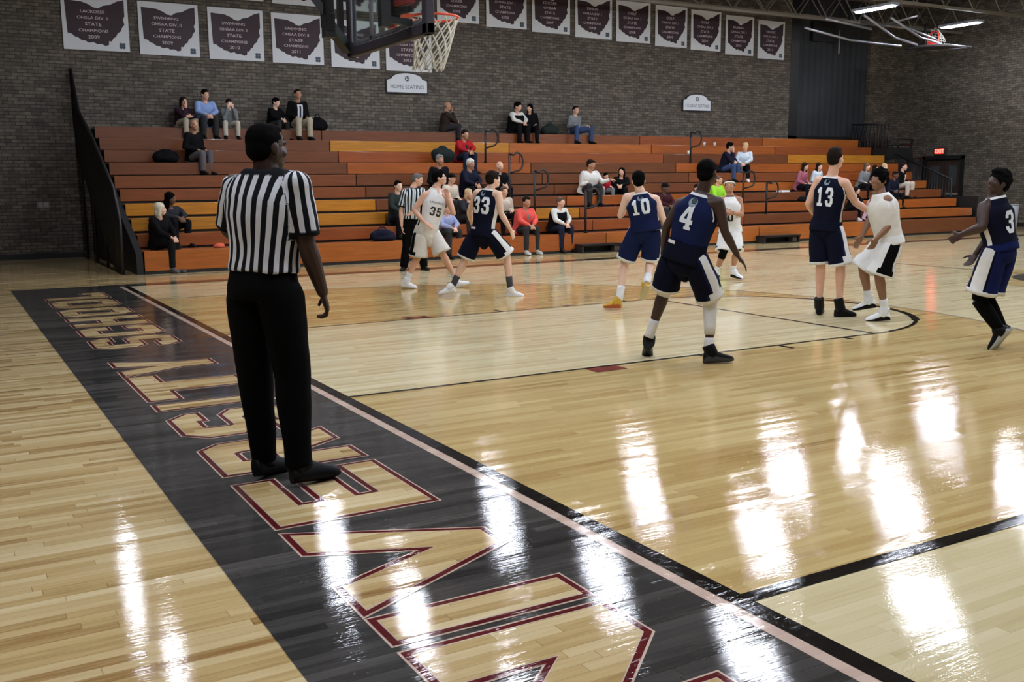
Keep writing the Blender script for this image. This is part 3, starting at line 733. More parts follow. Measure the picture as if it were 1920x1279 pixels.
# ================================================================ PEOPLE
def skin_mat(name, c): return mat('skin_'+name, c, 0.5, noise=0.05, scale=15, spec=0.4)
def cloth(name, c, n=0.06): return mat('cloth_'+name, c, 0.9, noise=n, scale=14, spec=0.08)
def frame(d, ref=None):
    d = Vector(d).normalized()
    a = Vector(ref) if ref is not None else (Vector((0,0,1)) if abs(d.z) < 0.9 else Vector((1,0,0)))
    x = a - d*a.dot(d)
    if x.length < 1e-4: x = d.orthogonal()
    x.normalize(); return x, d.cross(x)
class Blob:
    """closed primitives that are merged into one skin by a voxel remesh"""
    def __init__(s): s.v = []; s.f = []
    def rings(s, R, n):
        k = len(s.v)
        for r in R: s.v += r
        for i in range(len(R)-1):
            for j in range(n): s.f.append((k+i*n+j, k+i*n+(j+1) % n, k+(i+1)*n+(j+1) % n, k+(i+1)*n+j))
        s.f.append(tuple(range(k, k+n))[::-1]); e = k+(len(R)-1)*n; s.f.append(tuple(range(e, e+n)))
    def cone(s, p0, p1, r0, r1, n=12, flat=(False, False), ref=None, asp=1.0):
        p0, p1 = Vector(p0), Vector(p1); d = (p1-p0); L_ = d.length; d.normalize()
        x, y = frame(d, ref); R = []
        def ring(c, r): return [c + (x*math.cos(2*PI*j/n)*r*asp + y*math.sin(2*PI*j/n)*r) for j in range(n)]
        if not flat[0]:
            for a in (80, 55, 28): R.append(ring(p0 - d*r0*math.sin(math.radians(a)), r0*math.cos(math.radians(a))))
        R.append(ring(p0, r0)); R.append(ring(p1, r1))
        if not flat[1]:
            for a in (28, 55, 80): R.append(ring(p1 + d*r1*math.sin(math.radians(a)), r1*math.cos(math.radians(a))))
        s.rings(R, n)
    def chain(s, pts, rs, n=12):
        for i in range(len(pts)-1): s.cone(pts[i], pts[i+1], rs[i], rs[i+1], n)
    def ell(s, c, ax, ay, az, n=16, m=9):
        c = Vector(c); ax, ay, az = Vector(ax), Vector(ay), Vector(az); R = []
        for i in range(1, m):
            t = PI*i/m; R.append([c + az*math.cos(t) + (ax*math.cos(2*PI*j/n)+ay*math.sin(2*PI*j/n))*math.sin(t) for j in range(n)][::-1])
        s.rings(R, n)
    def mesh(s, name, voxel, smooth=3, m=None, noise=0.0, nscale=8.0):
        me = bpy.data.meshes.new('tmp'); me.from_pydata([tuple(v) for v in s.v], [], s.f); me.update()
        o = bpy.data.objects.new('tmp', me); COL.objects.link(o)
        r = o.modifiers.new('r', 'REMESH'); r.mode = 'VOXEL'; r.voxel_size = voxel; r.adaptivity = 0
        if smooth:
            q = o.modifiers.new('s', 'SMOOTH'); q.iterations = smooth; q.factor = 0.5
        dg = bpy.context.evaluated_depsgraph_get()
        out = bpy.data.meshes.new_from_object(o.evaluated_get(dg)); out.name = name
        bpy.data.objects.remove(o); bpy.data.meshes.remove(me)
        if noise:
            from mathutils import noise as nz
            for v, nn in zip(out.vertices, [Vector(v.normal) for v in out.vertices]):
                v.co += nn*noise*nz.noise(v.co*nscale)
        out.polygons.foreach_set('use_smooth', [True]*len(out.polygons))
        if m: out.materials.append(m)
        out.update()
        return out
def put(name, me, parent, label=None):
    """world-space mesh under a thing at parent's place"""
    w0 = world_of(parent); me.transform(Matrix.Translation(-w0))
    o = link(name, me, parent)
    if label: o['label'] = label
    return o

def head_axes(F, tilt=0.0, upv=(0,0,1), side=0.0):
    F = Vector(F).normalized(); U = Vector(upv); X = F.cross(U).normalized(); U = X.cross(F).normalized()
    return X, F, U            # X = the person's right
def head_blob(b, c, X, F, U, s=1.0, detail=True):
    c = Vector(c)
    E = lambda p, a, q, d: b.ell(c + X*p[0]*s + F*p[1]*s + U*p[2]*s, X*a*s, F*q*s, U*d*s)
    E((0,-.012,.03), .076, .095, .085)           # cranium
    E((0,.012,-.02), .066, .078, .085)           # face
    E((0,.045,-.075), .042, .042, .036)          # chin and jaw
    E((0,.075,-.012), .046, .022, .04)           # mid face
    if detail:
        b.cone(c+F*.084*s+U*.018*s, c+F*.097*s-U*.020*s, .009*s, .0135*s, 8)
        E((0,.084,-.056), .024, .014, .007); E((0,.082,-.067), .021, .013, .008)
        for k in (-1, 1):
            E((k*.076,-.005,-.008), .011, .020, .032)
            E((k*.030,.078,.024), .022, .012, .008)
            E((k*.040,.062,-.028), .022, .022, .02)
def hand_blob(b, W_, tip, nrm, side, s=1.0, curl=0.5, spread=0.15):
    """palm and five fingers; W_ wrist, tip = where the fingers point, nrm = back of hand normal, side=+1 thumb towards x"""
    W_ = Vector(W_); d = (Vector(tip)-W_).normalized(); nrm = Vector(nrm)
    nrm = (nrm-d*nrm.dot(d)).normalized(); x = d.cross(nrm)*side
    pl = W_ + d*.05*s
    b.ell(pl, x*.040*s, nrm*.016*s, d*.056*s, 12, 8)
    for k, (off, ln, sc) in enumerate(((.030,.072,1.0),(.010,.080,1.0),(-.010,.075,.97),(-.029,.058,.88))):
        p = W_ + d*.085*s + x*off*s
        dd = (d + x*off*spread*30*.25 ).normalized()
        a = curl*(0.8+0.12*k); q = p
        for t, seg in enumerate((.45, .32, .28)):
            ang = a*(t*0.9+0.35)
            e_ = (dd*math.cos(ang) - nrm*math.sin(ang)).normalized()
            q2 = q + e_*ln*seg*s
            b.cone(q, q2, (.0095-.001*t)*s*sc, (.0088-.001*t)*s*sc, 8); q = q2
    p = W_ + d*.03*s + x*.028*s
    q = p + (d*.55 + x*.75 - nrm*.25).normalized()*.042*s; b.cone(p, q, .013*s, .011*s, 8)
    q2 = q + (d*.9 + x*.2 - nrm*.35*curl*2).normalized()*.038*s; b.cone(q, q2, .0105*s, .009*s, 8)

PROF = [(-.20,.168,.100),(-.1,.174,.108),(0,.170,.110),(.13,.160,.107),(.26,.152,.105),(.4,.157,.108),(.55,.167,.114),(.7,.176,.118),(.82,.178,.116),(.9,.172,.110),(.97,.160,.100),(1.03,.132,.088),(1.09,.094,.074),(1.13,.068,.064)]
class Fig:
    def __init__(s, J, F, wide=1.0, depth=1.0):
        s.J = {k: Vector(v) for k, v in J.items()}; j = s.J; s.F = Vector((F[0],F[1],F[2] if len(F) > 2 else 0)).normalized()
        s.P = (j['PL']+j['PR'])/2; s.S = (j['SL']+j['SR'])/2; s.up = (s.S-s.P).normalized(); s.Lt = (s.S-s.P).length
        s.wide, s.depth = wide, depth
        s.xs = (j['SR']-j['SL']); s.xs = (s.xs-s.up*s.xs.dot(s.up)).normalized()
        s.xp = (j['PR']-j['PL']); s.xp = (s.xp-s.up*s.xp.dot(s.up)).normalized()
        if s.xp.dot(s.xs) < 0: s.xp = s.xs.copy()
        s.k = max(0.8, min(1.25, (j['SR']-j['SL']).length/0.34)) if wide is None else wide
    def axes(s, t):
        tt = max(0, min(1, t)); x = (s.xp*(1-tt)+s.xs*tt).normalized(); y = s.up.cross(x).normalized()   # y = front
        return x, y
    def center(s, t):
        """spine curve: hips, chest, neck base; extra room in the small of the back"""
        if t <= 1: c = s.P + s.up*s.Lt*t
        else:
            c = s.S + (s.J['N']-s.S)*min(1.0, (t-1)/0.12)
        x, y = s.axes(t)
        return c + y*(0.012*math.sin(PI*max(0, min(1, t)))) - y*0.008
    def ring(s, t, grow=0.0, n=48, cut=1.0):
        for i in range(len(PROF)-1):
            if PROF[i][0] <= t <= PROF[i+1][0]: break
        a0, a1 = PROF[i], PROF[i+1]; q = (t-a0[0])/(a1[0]-a0[0]); q = max(0, min(1, q))
        a = (a0[1]+(a1[1]-a0[1])*q)*s.k*cut + grow; d = (a0[2]+(a1[2]-a0[2])*q)*s.k*s.depth + grow
        x, y = s.axes(t); c = s.center(t); out = []
        for j in range(n):
            th = 2*PI*j/n      # 0 = middle of the back, +pi/2 = person's right side
            sx, cy = math.sin(th), -math.cos(th)
            e = 0.86
            ex = math.copysign(abs(sx)**e, sx); ey = math.copysign(abs(cy)**e, cy)
            out.append(c + x*a*ex + y*d*ey)
        return out
def loft(rings, mats, pick, name, n, attr=None, closed_top=False, wob=0.0, seed=0):
    from mathutils import noise as nz
    vs = [v for r in rings for v in r]
    if wob:
        cs = []
        for r in rings: cs.append(sum(r, Vector())/len(r))
        vs = []
        for i, r in enumerate(rings):
            for v in r:
                dn = (v-cs[i]).normalized()
                vs.append(v + dn*wob*(nz.noise(v*7+Vector((seed,0,0)))+0.5*nz.noise(v*17+Vector((0,seed,0)))))
    fs = []; mi = []
    for i in range(len(rings)-1):
        for j in range(n):
            fs.append((i*n+j, i*n+(j+1) % n, (i+1)*n+(j+1) % n, (i+1)*n+j)); mi.append(pick(i, j))
    if closed_top: fs.append(tuple(range((len(rings)-1)*n, len(rings)*n))); mi.append(pick(len(rings)-2, 0))
    me = bpy.data.meshes.new(name); me.from_pydata([tuple(v) for v in vs], [], fs)
    for m in mats: me.materials.append(m)
    me.polygons.foreach_set('material_index', mi); me.polygons.foreach_set('use_smooth', [True]*len(fs))
    if attr is not None:
        for an, vals in attr.items():
            at = me.attributes.new(an, 'FLOAT', 'POINT'); at.data.foreach_set('value', vals)
    me.update(); 
    return me
def tube_rings(pts, radii, n, ref, asp=1.0):
    """rings along a limb; radii per point; ref = direction of column 0"""
    R = []; pts = [Vector(p) for p in pts]
    for i, p in enumerate(pts):
        d = (pts[min(i+1, len(pts)-1)]-pts[max(i-1, 0)]).normalized()
        x, y = frame(d, ref)
        R.append([p + x*math.cos(2*PI*j/n)*radii[i] + y*math.sin(2*PI*j/n)*radii[i]*asp for j in range(n)])
    return R
def lerp(a, b, t): return Vector(a)*(1-t)+Vector(b)*t

DIG = {'0': [[(0,.2),(.2,0),(.8,0),(1,.2),(1,.8),(.8,1),(.2,1),(0,.8)],[(.34,.28),(.34,.72),(.42,.8),(.58,.8),(.66,.72),(.66,.28),(.58,.2),(.42,.2)]],
 '1': [[(.1,0),(.9,0),(.9,.16),(.68,.16),(.68,1),(.4,1),(.1,.82),(.1,.66),(.34,.72),(.34,.16),(.1,.16)]],
 '3': [[(0,.2),(.2,0),(.8,0),(1,.2),(1,.42),(.88,.51),(1,.6),(1,.8),(.8,1),(.2,1),(0,.8),(0,.68),(.34,.68),(.34,.76),(.4,.82),(.6,.82),(.66,.76),(.66,.64),(.6,.58),(.36,.58),(.36,.44),(.6,.44),(.66,.38),(.66,.24),(.6,.18),(.4,.18),(.34,.24),(.34,.32),(0,.32)]],
 '4': [[(.46,0),(.94,0),(.94,.13),(.85,.13),(.85,.24),(1,.24),(1,.42),(.85,.42),(.85,1),(.5,1),(0,.42),(0,.24),(.55,.24),(.55,.13),(.46,.13)],[(.28,.42),(.55,.74),(.55,.42)]],
 '5': [[(0,.2),(.2,0),(.8,0),(1,.2),(1,.48),(.8,.66),(.36,.66),(.36,.8),(.94,.8),(.94,1),(.02,1),(.02,.46),(.3,.46),(.36,.5),(.6,.5),(.66,.44),(.66,.26),(.6,.18),(.4,.18),(.34,.26),(.34,.32),(0,.32)]]}
def grid_cut(loops, step, ):
    """triangulate a 2D shape finely enough to follow a curved cloth"""
    l3 = [[Vector((p[0], p[1], 0)) for p in l] for l in loops]
    tri = geo.tessellate_polygon(l3); flat = [p for l in l3 for p in l]
    bm = bmesh.new(); vv = [bm.verts.new(p) for p in flat]
    for t in tri:
        try: bm.faces.new([vv[i] for i in t])
        except ValueError: pass
    xs = [p.x for p in flat]; ys = [p.y for p in flat]
    for ax, lo, hi in ((0,min(xs),max(xs)),(1,min(ys),max(ys))):
        c = lo+step
        while c < hi:
            no = Vector((1,0,0)) if ax == 0 else Vector((0,1,0))
            bmesh.ops.bisect_plane(bm, geom=bm.verts[:]+bm.edges[:]+bm.faces[:], plane_co=no*c, plane_no=no)
            c += step
    bm.verts.index_update(); r = ([tuple(v.co[:2]) for v in bm.verts], [tuple(v.index for v in f.verts) for f in bm.faces]); bm.free()
    return r
def decal(target, geo2, org, X, U, D, m, name, parent, off=0.003):
    """lay a flat print on a garment: (u, v) -> org + X u + U v, cast along D"""
    bvh = BVHTree.FromPolygons([v.co for v in target.vertices], [tuple(p.vertices) for p in target.polygons])
    X, U, D = Vector(X).normalized(), Vector(U).normalized(), Vector(D).normalized(); vs = []
    for u, v in geo2[0]:
        p = Vector(org)+X*u+U*v
        h = bvh.ray_cast(p-D*0.5, D)
        vs.append((h[0]-D*off) if h[0] is not None else p)
    me = bpy.data.meshes.new(name); me.from_pydata([tuple(v) for v in vs], [], geo2[1]); me.materials.append(m); me.update()
    return put(name, me, parent)

def shoe(parent, B, T, A, cu, cs, s=1.0, label=None, name='shoe', high=0.05):
    """B heel on the ground, T toe, A ankle"""
    B, T, A = Vector(B), Vector(T), Vector(A); d = (T-B); L_ = max(d.length, 0.24*s); d.normalize()
    a = A-(B+T)/2; u = (a-d*a.dot(d)).normalized()
    if u.z < 0: u = -u
    x = d.cross(u)
    B = B - d*0.01
    st = [(-.01,.022,.0,.055),(0.02,.032,0,.085),(.10,.036,0,.10),(.28,.036,0,.115),(.42,.037,0,.098),(.58,.043,0,.078),(.76,.047,0,.062),(.90,.042,.003,.052),(.98,.028,.006,.04),(1.01,.014,.01,.03)]
    R = []; n = 16
    for t, w_, z0, z1 in st:
        c = B+d*L_*t; r = []
        for j in range(n):
            th = 2*PI*j/n; sx = math.cos(th); sz = math.sin(th)
            wx = w_*s*math.copysign(abs(sx)**0.6, sx)*(1.0 if sz < 0 else 1-0.35*sz*(1 if t < 0.5 else 0.5))
            zz = (z0 + (z1-z0)*(0.5+0.5*math.copysign(abs(sz)**0.6, sz)))*s
            r.append(c + x*wx + u*zz)
        R.append(r)
    sole = lambda i, j: 1 if (2*PI*(j+.5)/n > PI*1.06 and 2*PI*(j+.5)/n < PI*1.94) else 0
    me = loft(R, [cu, cs], sole, name, n)
    bm = bmesh.new(); bm.from_mesh(me)
    bm.verts.ensure_lookup_table(); N_ = len(bm.verts)
    bm.faces.new([bm.verts[i] for i in range(n)][::-1]); bm.faces.new([bm.verts[N_-n+i] for i in range(n)])
    bm.normal_update(); bm.to_mesh(me); bm.free()
    o = put(name, me, parent, label)
    # collar
    b = Blob(); c0 = B+d*L_*.27+u*.08*s; b.cone(c0, c0+(A-c0).normalized()*(high+.01)*s + u*0.012, .053*s, .051*s, 14, (False, True))
    put('shoe_collar', b.mesh('shoe_collar', .009, 2, cu), o)
    return o

def person(name, label, J, F, HF, skin, hair, group=None, HU=(0,0,1)):
    loc = (J['P0'] if 'P0' in J else ((J['BL'][0]+J['BR'][0])/2, (J['BL'][1]+J['BR'][1])/2, min(J['BL'][2], J['BR'][2], J['TL'][2], J['TR'][2])))
    e = empty(name, loc, label, 'person', group)
    return e
def body(e, J, fig, HF, skin, vox=0.0075, s=1.0, HU=(0,0,1), hands=None, legs=True, arms=1.0, feet=False, detail=True, traps=True):
    j = {k: Vector(v) for k, v in J.items()}
    b = Blob(); X, Fh, U = head_axes(HF, upv=HU)
    H = j['H']; head_blob(b, H, X, Fh, U, s, detail)
    N = j['N']; nb = H - U*.055*s - Fh*.018*s
    b.cone(N - fig.up*.03, nb, .062*s, .054*s, 14); b.cone(N-(N-fig.S)*1.2, N, .09*s, .064*s, 14)
    # trunk under the clothes
    for t0, t1, r0, r1 in ((0.0,.3,.105,.098),(.3,.62,.098,.108),(.62,.88,.108,.095)):
        for k in (-1, 1):
            x0, _ = fig.axes(t0); x1, _ = fig.axes(t1)
            b.cone(fig.center(t0)+x0*k*.045*fig.k, fig.center(t1)+x1*k*.05*fig.k, r0*fig.k*fig.depth*.92, r1*fig.k*fig.depth*.92, 12)
    for q in 'LR':
        S, E, W_ = j['S'+q], j['E'+q], j['W'+q]
        b.cone(fig.center(.93), S, .062*s, .058*s*arms)
        if traps: b.cone(N-(N-fig.S)*.35, lerp(N,S,.8)+fig.up*.004, .042*s, .044*s*arms)
        b.cone(S, lerp(S,E,.35), .058*s*arms, .055*s*arms); b.cone(lerp(S,E,.35), E, .055*s*arms, .040*s*arms)
        b.cone(E, lerp(E,W_,.3), .040*s*arms, .043*s*arms); b.cone(lerp(E,W_,.3), W_, .043*s*arms, .026*s*arms)
        h = (hands or {}).get(q, {}) 
        if h is not None:
            Ht = j['H'+q]; d = (Ht-W_).normalized()
            side = 1 if q == 'R' else -1
            nr = Vector(h.get('n', tuple(fig.axes(1)[0]*(1 if q == 'R' else -1))))
            hand_blob(b, W_, Ht, nr, h.get('side', -1 if q == 'R' else 1), 1.05*s, h.get('curl', .5), h.get('spread', .15))
        if legs:
            P, K, A = j['P'+q], j['K'+q], j['A'+q]
            b.cone(P, lerp(P,K,.5), .088*s, .076*s); b.cone(lerp(P,K,.5), K, .076*s, .056*s)
            bk = (K-P).normalized()
            b.cone(K, lerp(K,A,.28), .054*s, .058*s); b.cone(lerp(K,A,.28), lerp(K,A,.7), .058*s, .040*s); b.cone(lerp(K,A,.7), A, .040*s, .034*s)
    me = b.mesh('body', vox, 2, skin)
    return put('body', me, e), (X, Fh, U)
def eyes(e, H, X, Fh, U, s=1.0):
    for k in (-1, 1):
        b = Blob(); c = Vector(H)+X*k*.030*s+Fh*.083*s+U*.008*s
        b.ell(c, X*.012*s, Fh*.006*s, U*.006*s, 10, 6)
        me = bpy.data.meshes.new('eye'); me.from_pydata([tuple(v) for v in b.v], [], b.f); me.materials.append(mat('eye_dark',(34,26,22),0.3)); me.update(); put('eye', me, e)
def hair_short(e, H, X, Fh, U, m, s=1.0, vol=0.008, top=0.0, fade=False, vox=.008, curly=0.0):
    b = Blob(); H = Vector(H)
    E = lambda p, a, q, d: b.ell(H + X*p[0]*s + Fh*p[1]*s + U*p[2]*s, X*a*s, Fh*q*s, U*d*s)
    E((0,-.020,.040), .074+vol, .088+vol, .074+vol+top)
    E((0,-.045,.0), .068+vol*.6, .060+vol, .075)
    E((0,.03,.085+top*.5), .052, .045+vol, .022+vol*.6+top*.5)
    for k in (-1,1): E((k*.064,.0,.015), .014+vol*.4, .02, .035)
    put('hair', b.mesh('hair', vox, 1, m, noise=0.006+curly, nscale=35 if curly else 22), e)
def hair_long(e, H, X, Fh, U, m, s=1.0, ln=.2, vox=.012):
    b = Blob(); H = Vector(H)
    E = lambda p, a, q, d: b.ell(H + X*p[0]*s + Fh*p[1]*s + U*p[2]*s, X*a*s, Fh*q*s, U*d*s)
    E((0,-.018,.040), .088, .100, .086)
    E((0,-.055,-.05-ln*.3), .082, .055, .09+ln*.45)
    for k in (-1,1): E((k*.074,-.01,-.04-ln*.25), .022, .04, .07+ln*.4)
    put('hair', b.mesh('hair', vox, 1, m, noise=0.008, nscale=16), e)
def cap(e, H, X, Fh, U, m, s=1.0):
    b = Blob(); H = Vector(H)
    b.ell(H-Fh*.012*s+U*.055*s, X*.086*s, Fh*.104*s, U*.072*s); b.ell(H+Fh*.105*s+U*.058*s, X*.062*s, Fh*.06*s, U*.008*s)
    put('cap', b.mesh('cap', .009, 1, m), e)

def jersey(e, fig, mats, number, front=False, num_col=None, trim=True, hem=.10, side_w=3, armpit=.8, back_logo=True, t_num=.60, num_h=.20, num_w=None, sidej=None, cutk=1.15):
    """sleeveless basketball vest; mats = (main, trim, side)"""
    n = 48; ts = [hem, hem+.02, hem+.04, hem+.06, .26, .28, .3, .38, .46, .54, .62, .7, .76, .82, .87, .92, .96, 1.0, 1.04, 1.08, 1.11]
    R = []
    for t in ts:
        cut = 1.0 if t < .80 else max(.84, 1.0-(t-.80)*cutk)
        R.append(fig.ring(t, .014 if t < .95 else .008, n, cut))
    def pick(i, j):
        a = (j+.5)/n*360; ds = min(abs(a-90), abs(a-270)); t = ts[i]
        if trim and i == len(ts)-2: return 1
        if trim and .74 <= t < 1.0 and ds < 14 and t > .74:
            return 1 if ds >= 6 else 0
        if sidej is not None and t < .74:
            if ds < sidej*7.5: return 2
        return 0
    me = loft(R, mats, pick, 'jersey', n, wob=.009, seed=len(number)+fig.Lt*9)
    o = put('jersey', me.copy(), e)
    x, y = fig.axes(.6); D = -y if front else y     # cast direction into the cloth
    Xr = x if not front else x      # text direction as seen by a viewer
    if front: Xr = -x
    c = fig.center(t_num); w_ = num_w or num_h*.52; gap = .025; tot = len(number)*w_+(len(number)-1)*gap
    loops_all = []
    for k, ch in enumerate(number):
        g2_ = grid_cut([[((p[0])*w_ - tot/2 + k*(w_+gap), (p[1]-.5)*num_h) for p in l] for l in DIG[ch]], .03)
        decal(me, g2_, c, Xr, fig.up, D, num_col, 'jersey_number', o)
    return o, me
def shorts(e, fig, J, mats, end=.93, flare=.125, stripes=True, n=36, top=.14, hipgrow=.022, stripe_cols=(2,3)):
    """loose basketball shorts: mats = (main, stripe, hem, stripe edge)"""
    j = {k: Vector(v) for k, v in J.items()}
    ts = [top, top-.025, top*.5, -.0, -.05, -.09]
    R = [fig.ring(max(t,-.2), hipgrow, 48) for t in ts]; R.append([lerp(v, fig.center(-.12), .5) for v in R[-1]])
    me = loft(R, mats, lambda i, q: 0, 'shorts', 48, wob=.006)
    bm = bmesh.new(); bm.from_mesh(me); bpy.data.meshes.remove(me)
    for q in 'LR':
        P, K = j['P'+q], j['K'+q]; d = (K-P).normalized()
        out = (fig.xp if q == 'R' else -fig.xp)
        st = P-out*.02
        pts = [st, lerp(P,K,.08), lerp(P,K,.25), lerp(P,K,.42), lerp(P,K,.6), lerp(P,K,.78), lerp(P,K,end-.07), lerp(P,K,end)]
        rd = [.085,.104,.115,.119,.122,flare*.99,flare*1.02,flare*1.05]
        Rr = tube_rings(pts, rd, n, out, 1.0)
        # inner lip so that the hem has thickness and the leg shows below
        Rr.append([lerp(v, pts[-1], .12) for v in Rr[-1]]); Rr.append([lerp(v, pts[-3], .25) for v in Rr[-1]])
        ns = stripe_cols
        def pick(i, c):
            dj = min(c+.5, n-(c+.5))
            if i >= len(Rr)-3: return 2
            if i == len(Rr)-4: return 2
            w_ = ns[0]+ (1.6 if i >= 5 else 0)
            if stripes and dj < w_: return 1
            if stripes and dj < w_+ns[1]*.34 and len(mats) > 3: return 3
            return 0
        m2 = loft(Rr, mats, pick, 'x', n, wob=.010, seed=3)
        bm.from_mesh(m2); bpy.data.meshes.remove(m2)
    gb = Blob(); gc = (j['PL']+j['PR'])/2; dn = ((j['KL']+j['KR'])/2-gc).normalized(); x0, y0 = fig.axes(0)
    yy = (y0-dn*y0.dot(dn)).normalized(); xx = (x0-dn*x0.dot(dn)).normalized()
    gb.ell(gc+dn*.035-yy*.008, xx*.168*fig.k, yy*.128, dn*.135, 24, 12); gb.ell(gc+dn*.10, xx*.07, yy*.10, dn*.13, 16, 10)
    gm = bpy.data.meshes.new('g'); gm.from_pydata([tuple(v) for v in gb.v], [], gb.f); gm.polygons.foreach_set('use_smooth', [True]*len(gb.f)); bm.from_mesh(gm); bpy.data.meshes.remove(gm)
    out = bpy.data.meshes.new('shorts'); bm.to_mesh(out); bm.free()
    for m in mats: out.materials.append(m)
    return put('shorts', out, e)
def sleeve_tube(e, name, a, b_, r0, r1, m, t0=0, t1=1, n=16, label=None, mid=None):
    a, b_ = Vector(a), Vector(b_); pts = [lerp(a,b_,t0+(t1-t0)*k/5) for k in range(6)]
    rd = [r0+(r1-r0)*k/5 + (mid or 0)*math.sin(PI*k/5) for k in range(6)]
    R = tube_rings(pts, rd, n, (0.3,0.9,0.1)); R.append([lerp(v, pts[-1], .2) for v in R[-1]]); R.insert(0, [lerp(v, pts[0], .2) for v in R[0]])
    me = loft(R, [m], lambda i, j: 0, name, n)
    return put(name, me, e, label)
def sock(e, K, A, h, m, label=None, s=1.0): return sleeve_tube(e, 'sock', lerp(K,A,1-h), lerp(K,A,1.05), .047*s if h > .35 else .044*s, .043*s, m, label=label)

# striped shirt of the referees: stripes follow the lateral arc length stored on the cloth
def stripe_mat(name, c1, c2, period, duty=.5):
    m = bpy.data.materials.new(name); m.use_nodes = True; nt = m.node_tree; N = nt.nodes; L = nt.links; b = N['Principled BSDF']
    a = N.new('ShaderNodeAttribute'); a.attribute_name = 'arc'
    d = N.new('ShaderNodeMath'); d.operation = 'DIVIDE'; L.new(a.outputs['Fac'], d.inputs[0]); d.inputs[1].default_value = period
    ad = N.new('ShaderNodeMath'); ad.operation = 'ADD'; L.new(d.outputs[0], ad.inputs[0]); ad.inputs[1].default_value = 100.25
    f = N.new('ShaderNodeMath'); f.operation = 'FRACT'; L.new(ad.outputs[0], f.inputs[0])
    l = N.new('ShaderNodeMath'); l.operation = 'LESS_THAN'; L.new(f.outputs[0], l.inputs[0]); l.inputs[1].default_value = duty
    c = N.new('ShaderNodeAttribute'); c.attribute_name = 'cuff'
    mn = N.new('ShaderNodeMath'); mn.operation = 'MAXIMUM'; L.new(l.outputs[0], mn.inputs[0]); L.new(c.outputs['Fac'], mn.inputs[1])
    mx = N.new('ShaderNodeMix'); mx.data_type = 'RGBA'; L.new(mn.outputs[0], mx.inputs[0]); mx.inputs[6].default_value = srgb(*c2); mx.inputs[7].default_value = srgb(*c1)
    L.new(mx.outputs[2], b.inputs['Base Color']); b.inputs['Roughness'].default_value = .85; b.inputs['Specular IOR Level'].default_value = .2
    return m
def ref_shirt(e, fig, J, m, sleeve=(.62,.55), sr=.078, vox=.0095, hem=.10):
    """one striped shirt: the stripe coordinate follows the chest girth on the trunk and the arm's girth on the sleeves"""
    n = 32; b = Blob(); k = fig.k
    b.rings([fig.ring(t, .020 if t < .9 else .016, n, 1.03) for t in (hem,hem+.025,hem+.05,.2,.25,.3,.4,.5,.6,.7,.8,.88,.94,.99,1.03,1.07,1.10,1.125)], n)
    j = {q: Vector(v) for q, v in J.items()}
    for q, fr in zip('LR', sleeve):
        S, E = j['S'+q], j['E'+q]
        b.cone(fig.center(.88), S-fig.up*.012, .078*k, sr, 16); b.cone(j['N']-fig.up*.055, S+(S-fig.S)*.0-fig.up*.002, .062*k, sr*.93, 16)
        b.cone(S-fig.up*.004, lerp(S,E,fr*.5), sr, sr*1.0, 20); b.cone(lerp(S,E,fr*.5), lerp(S,E,fr), sr*1.0, sr*1.03, 20, (False,True))
    me = b.mesh('striped_shirt', vox, 4, m, noise=.010, nscale=9)
    ref = fig.ring(.7, .02, 96, 1.03); c7 = fig.center(.7); x7, y7 = fig.axes(.7)
    cum = [0.0]
    for i in range(96): cum.append(cum[-1]+(ref[(i+1) % 96]-ref[i]).length)
    tot = cum[-1]; xs_ = [(v-c7).dot(x7) for v in ref]; wmax = max(xs_)
    def arc_of_angle(th):        # 0 = back, signed
        f = abs(th)/(2*PI)*96; i = min(95, int(f)); return math.copysign(cum[i]+(cum[i+1]-cum[i])*(f-i), th)
    def arc_of_x(lx, back):
        l = max(-wmax*.999, min(wmax*.999, lx)); th = math.asin(min(1, (abs(l)/wmax)**(1/.86)))
        if not back: th = PI-th
        return arc_of_angle(math.copysign(th, lx))
    arc, cuff = [], []
    for v in me.vertices:
        p = v.co; t = (p-fig.P).dot(fig.up)/fig.Lt; x, y = fig.axes(t); c = fig.center(t); lx = (p-c).dot(x); ly = (p-c).dot(y)
        done = False
        for q, fr in zip('LR', sleeve):
            S, E = j['S'+q], j['E'+q]; d = (E-S).normalized(); al = (p-S).dot(d); sg = 1 if q == 'R' else -1
            seam = (S-c).dot(x)*sg - .035*k
            rad = (p-S-d*al).length
            if lx*sg > seam and -.12 < al < (E-S).length*fr+.012 and rad < sr*1.22:
                o = fig.xs*sg; o = (o-d*o.dot(d)).normalized(); w_ = d.cross(o); r = p-S-d*al
                if al < 0: r = r - d*0; 
                ang = math.atan2(r.dot(w_), r.dot(o)); arc.append(ang*sr+.012); cuff.append(1.0 if al > (E-S).length*fr-.024 else 0.0); done = True; break
        if done: continue
        if t > .85: s_ = arc_of_x(lx, ly < 0)
        else:
            a_ = max(.05, (fig.ring(max(-.1,min(1.0,t)), .02, 4, 1.03)[1]-c).dot(x)); 
            yy = max(.05, (c-fig.ring(max(-.1,min(1.0,t)), .02, 4, 1.03)[0]).dot(y))
            ex, ey = lx/a_, -ly/yy; f = lambda q_: math.copysign(abs(q_)**(1/.86), q_); s_ = arc_of_angle(math.atan2(f(ex), f(ey)))
        arc.append(s_); cuff.append(1.0 if t > 1.098 else 0.0)
    for an, vals in (('arc', arc), ('cuff', cuff)):
        at = me.attributes.new(an, 'FLOAT', 'POINT'); at.data.foreach_set('value', vals)
    put('striped_shirt', me, e)
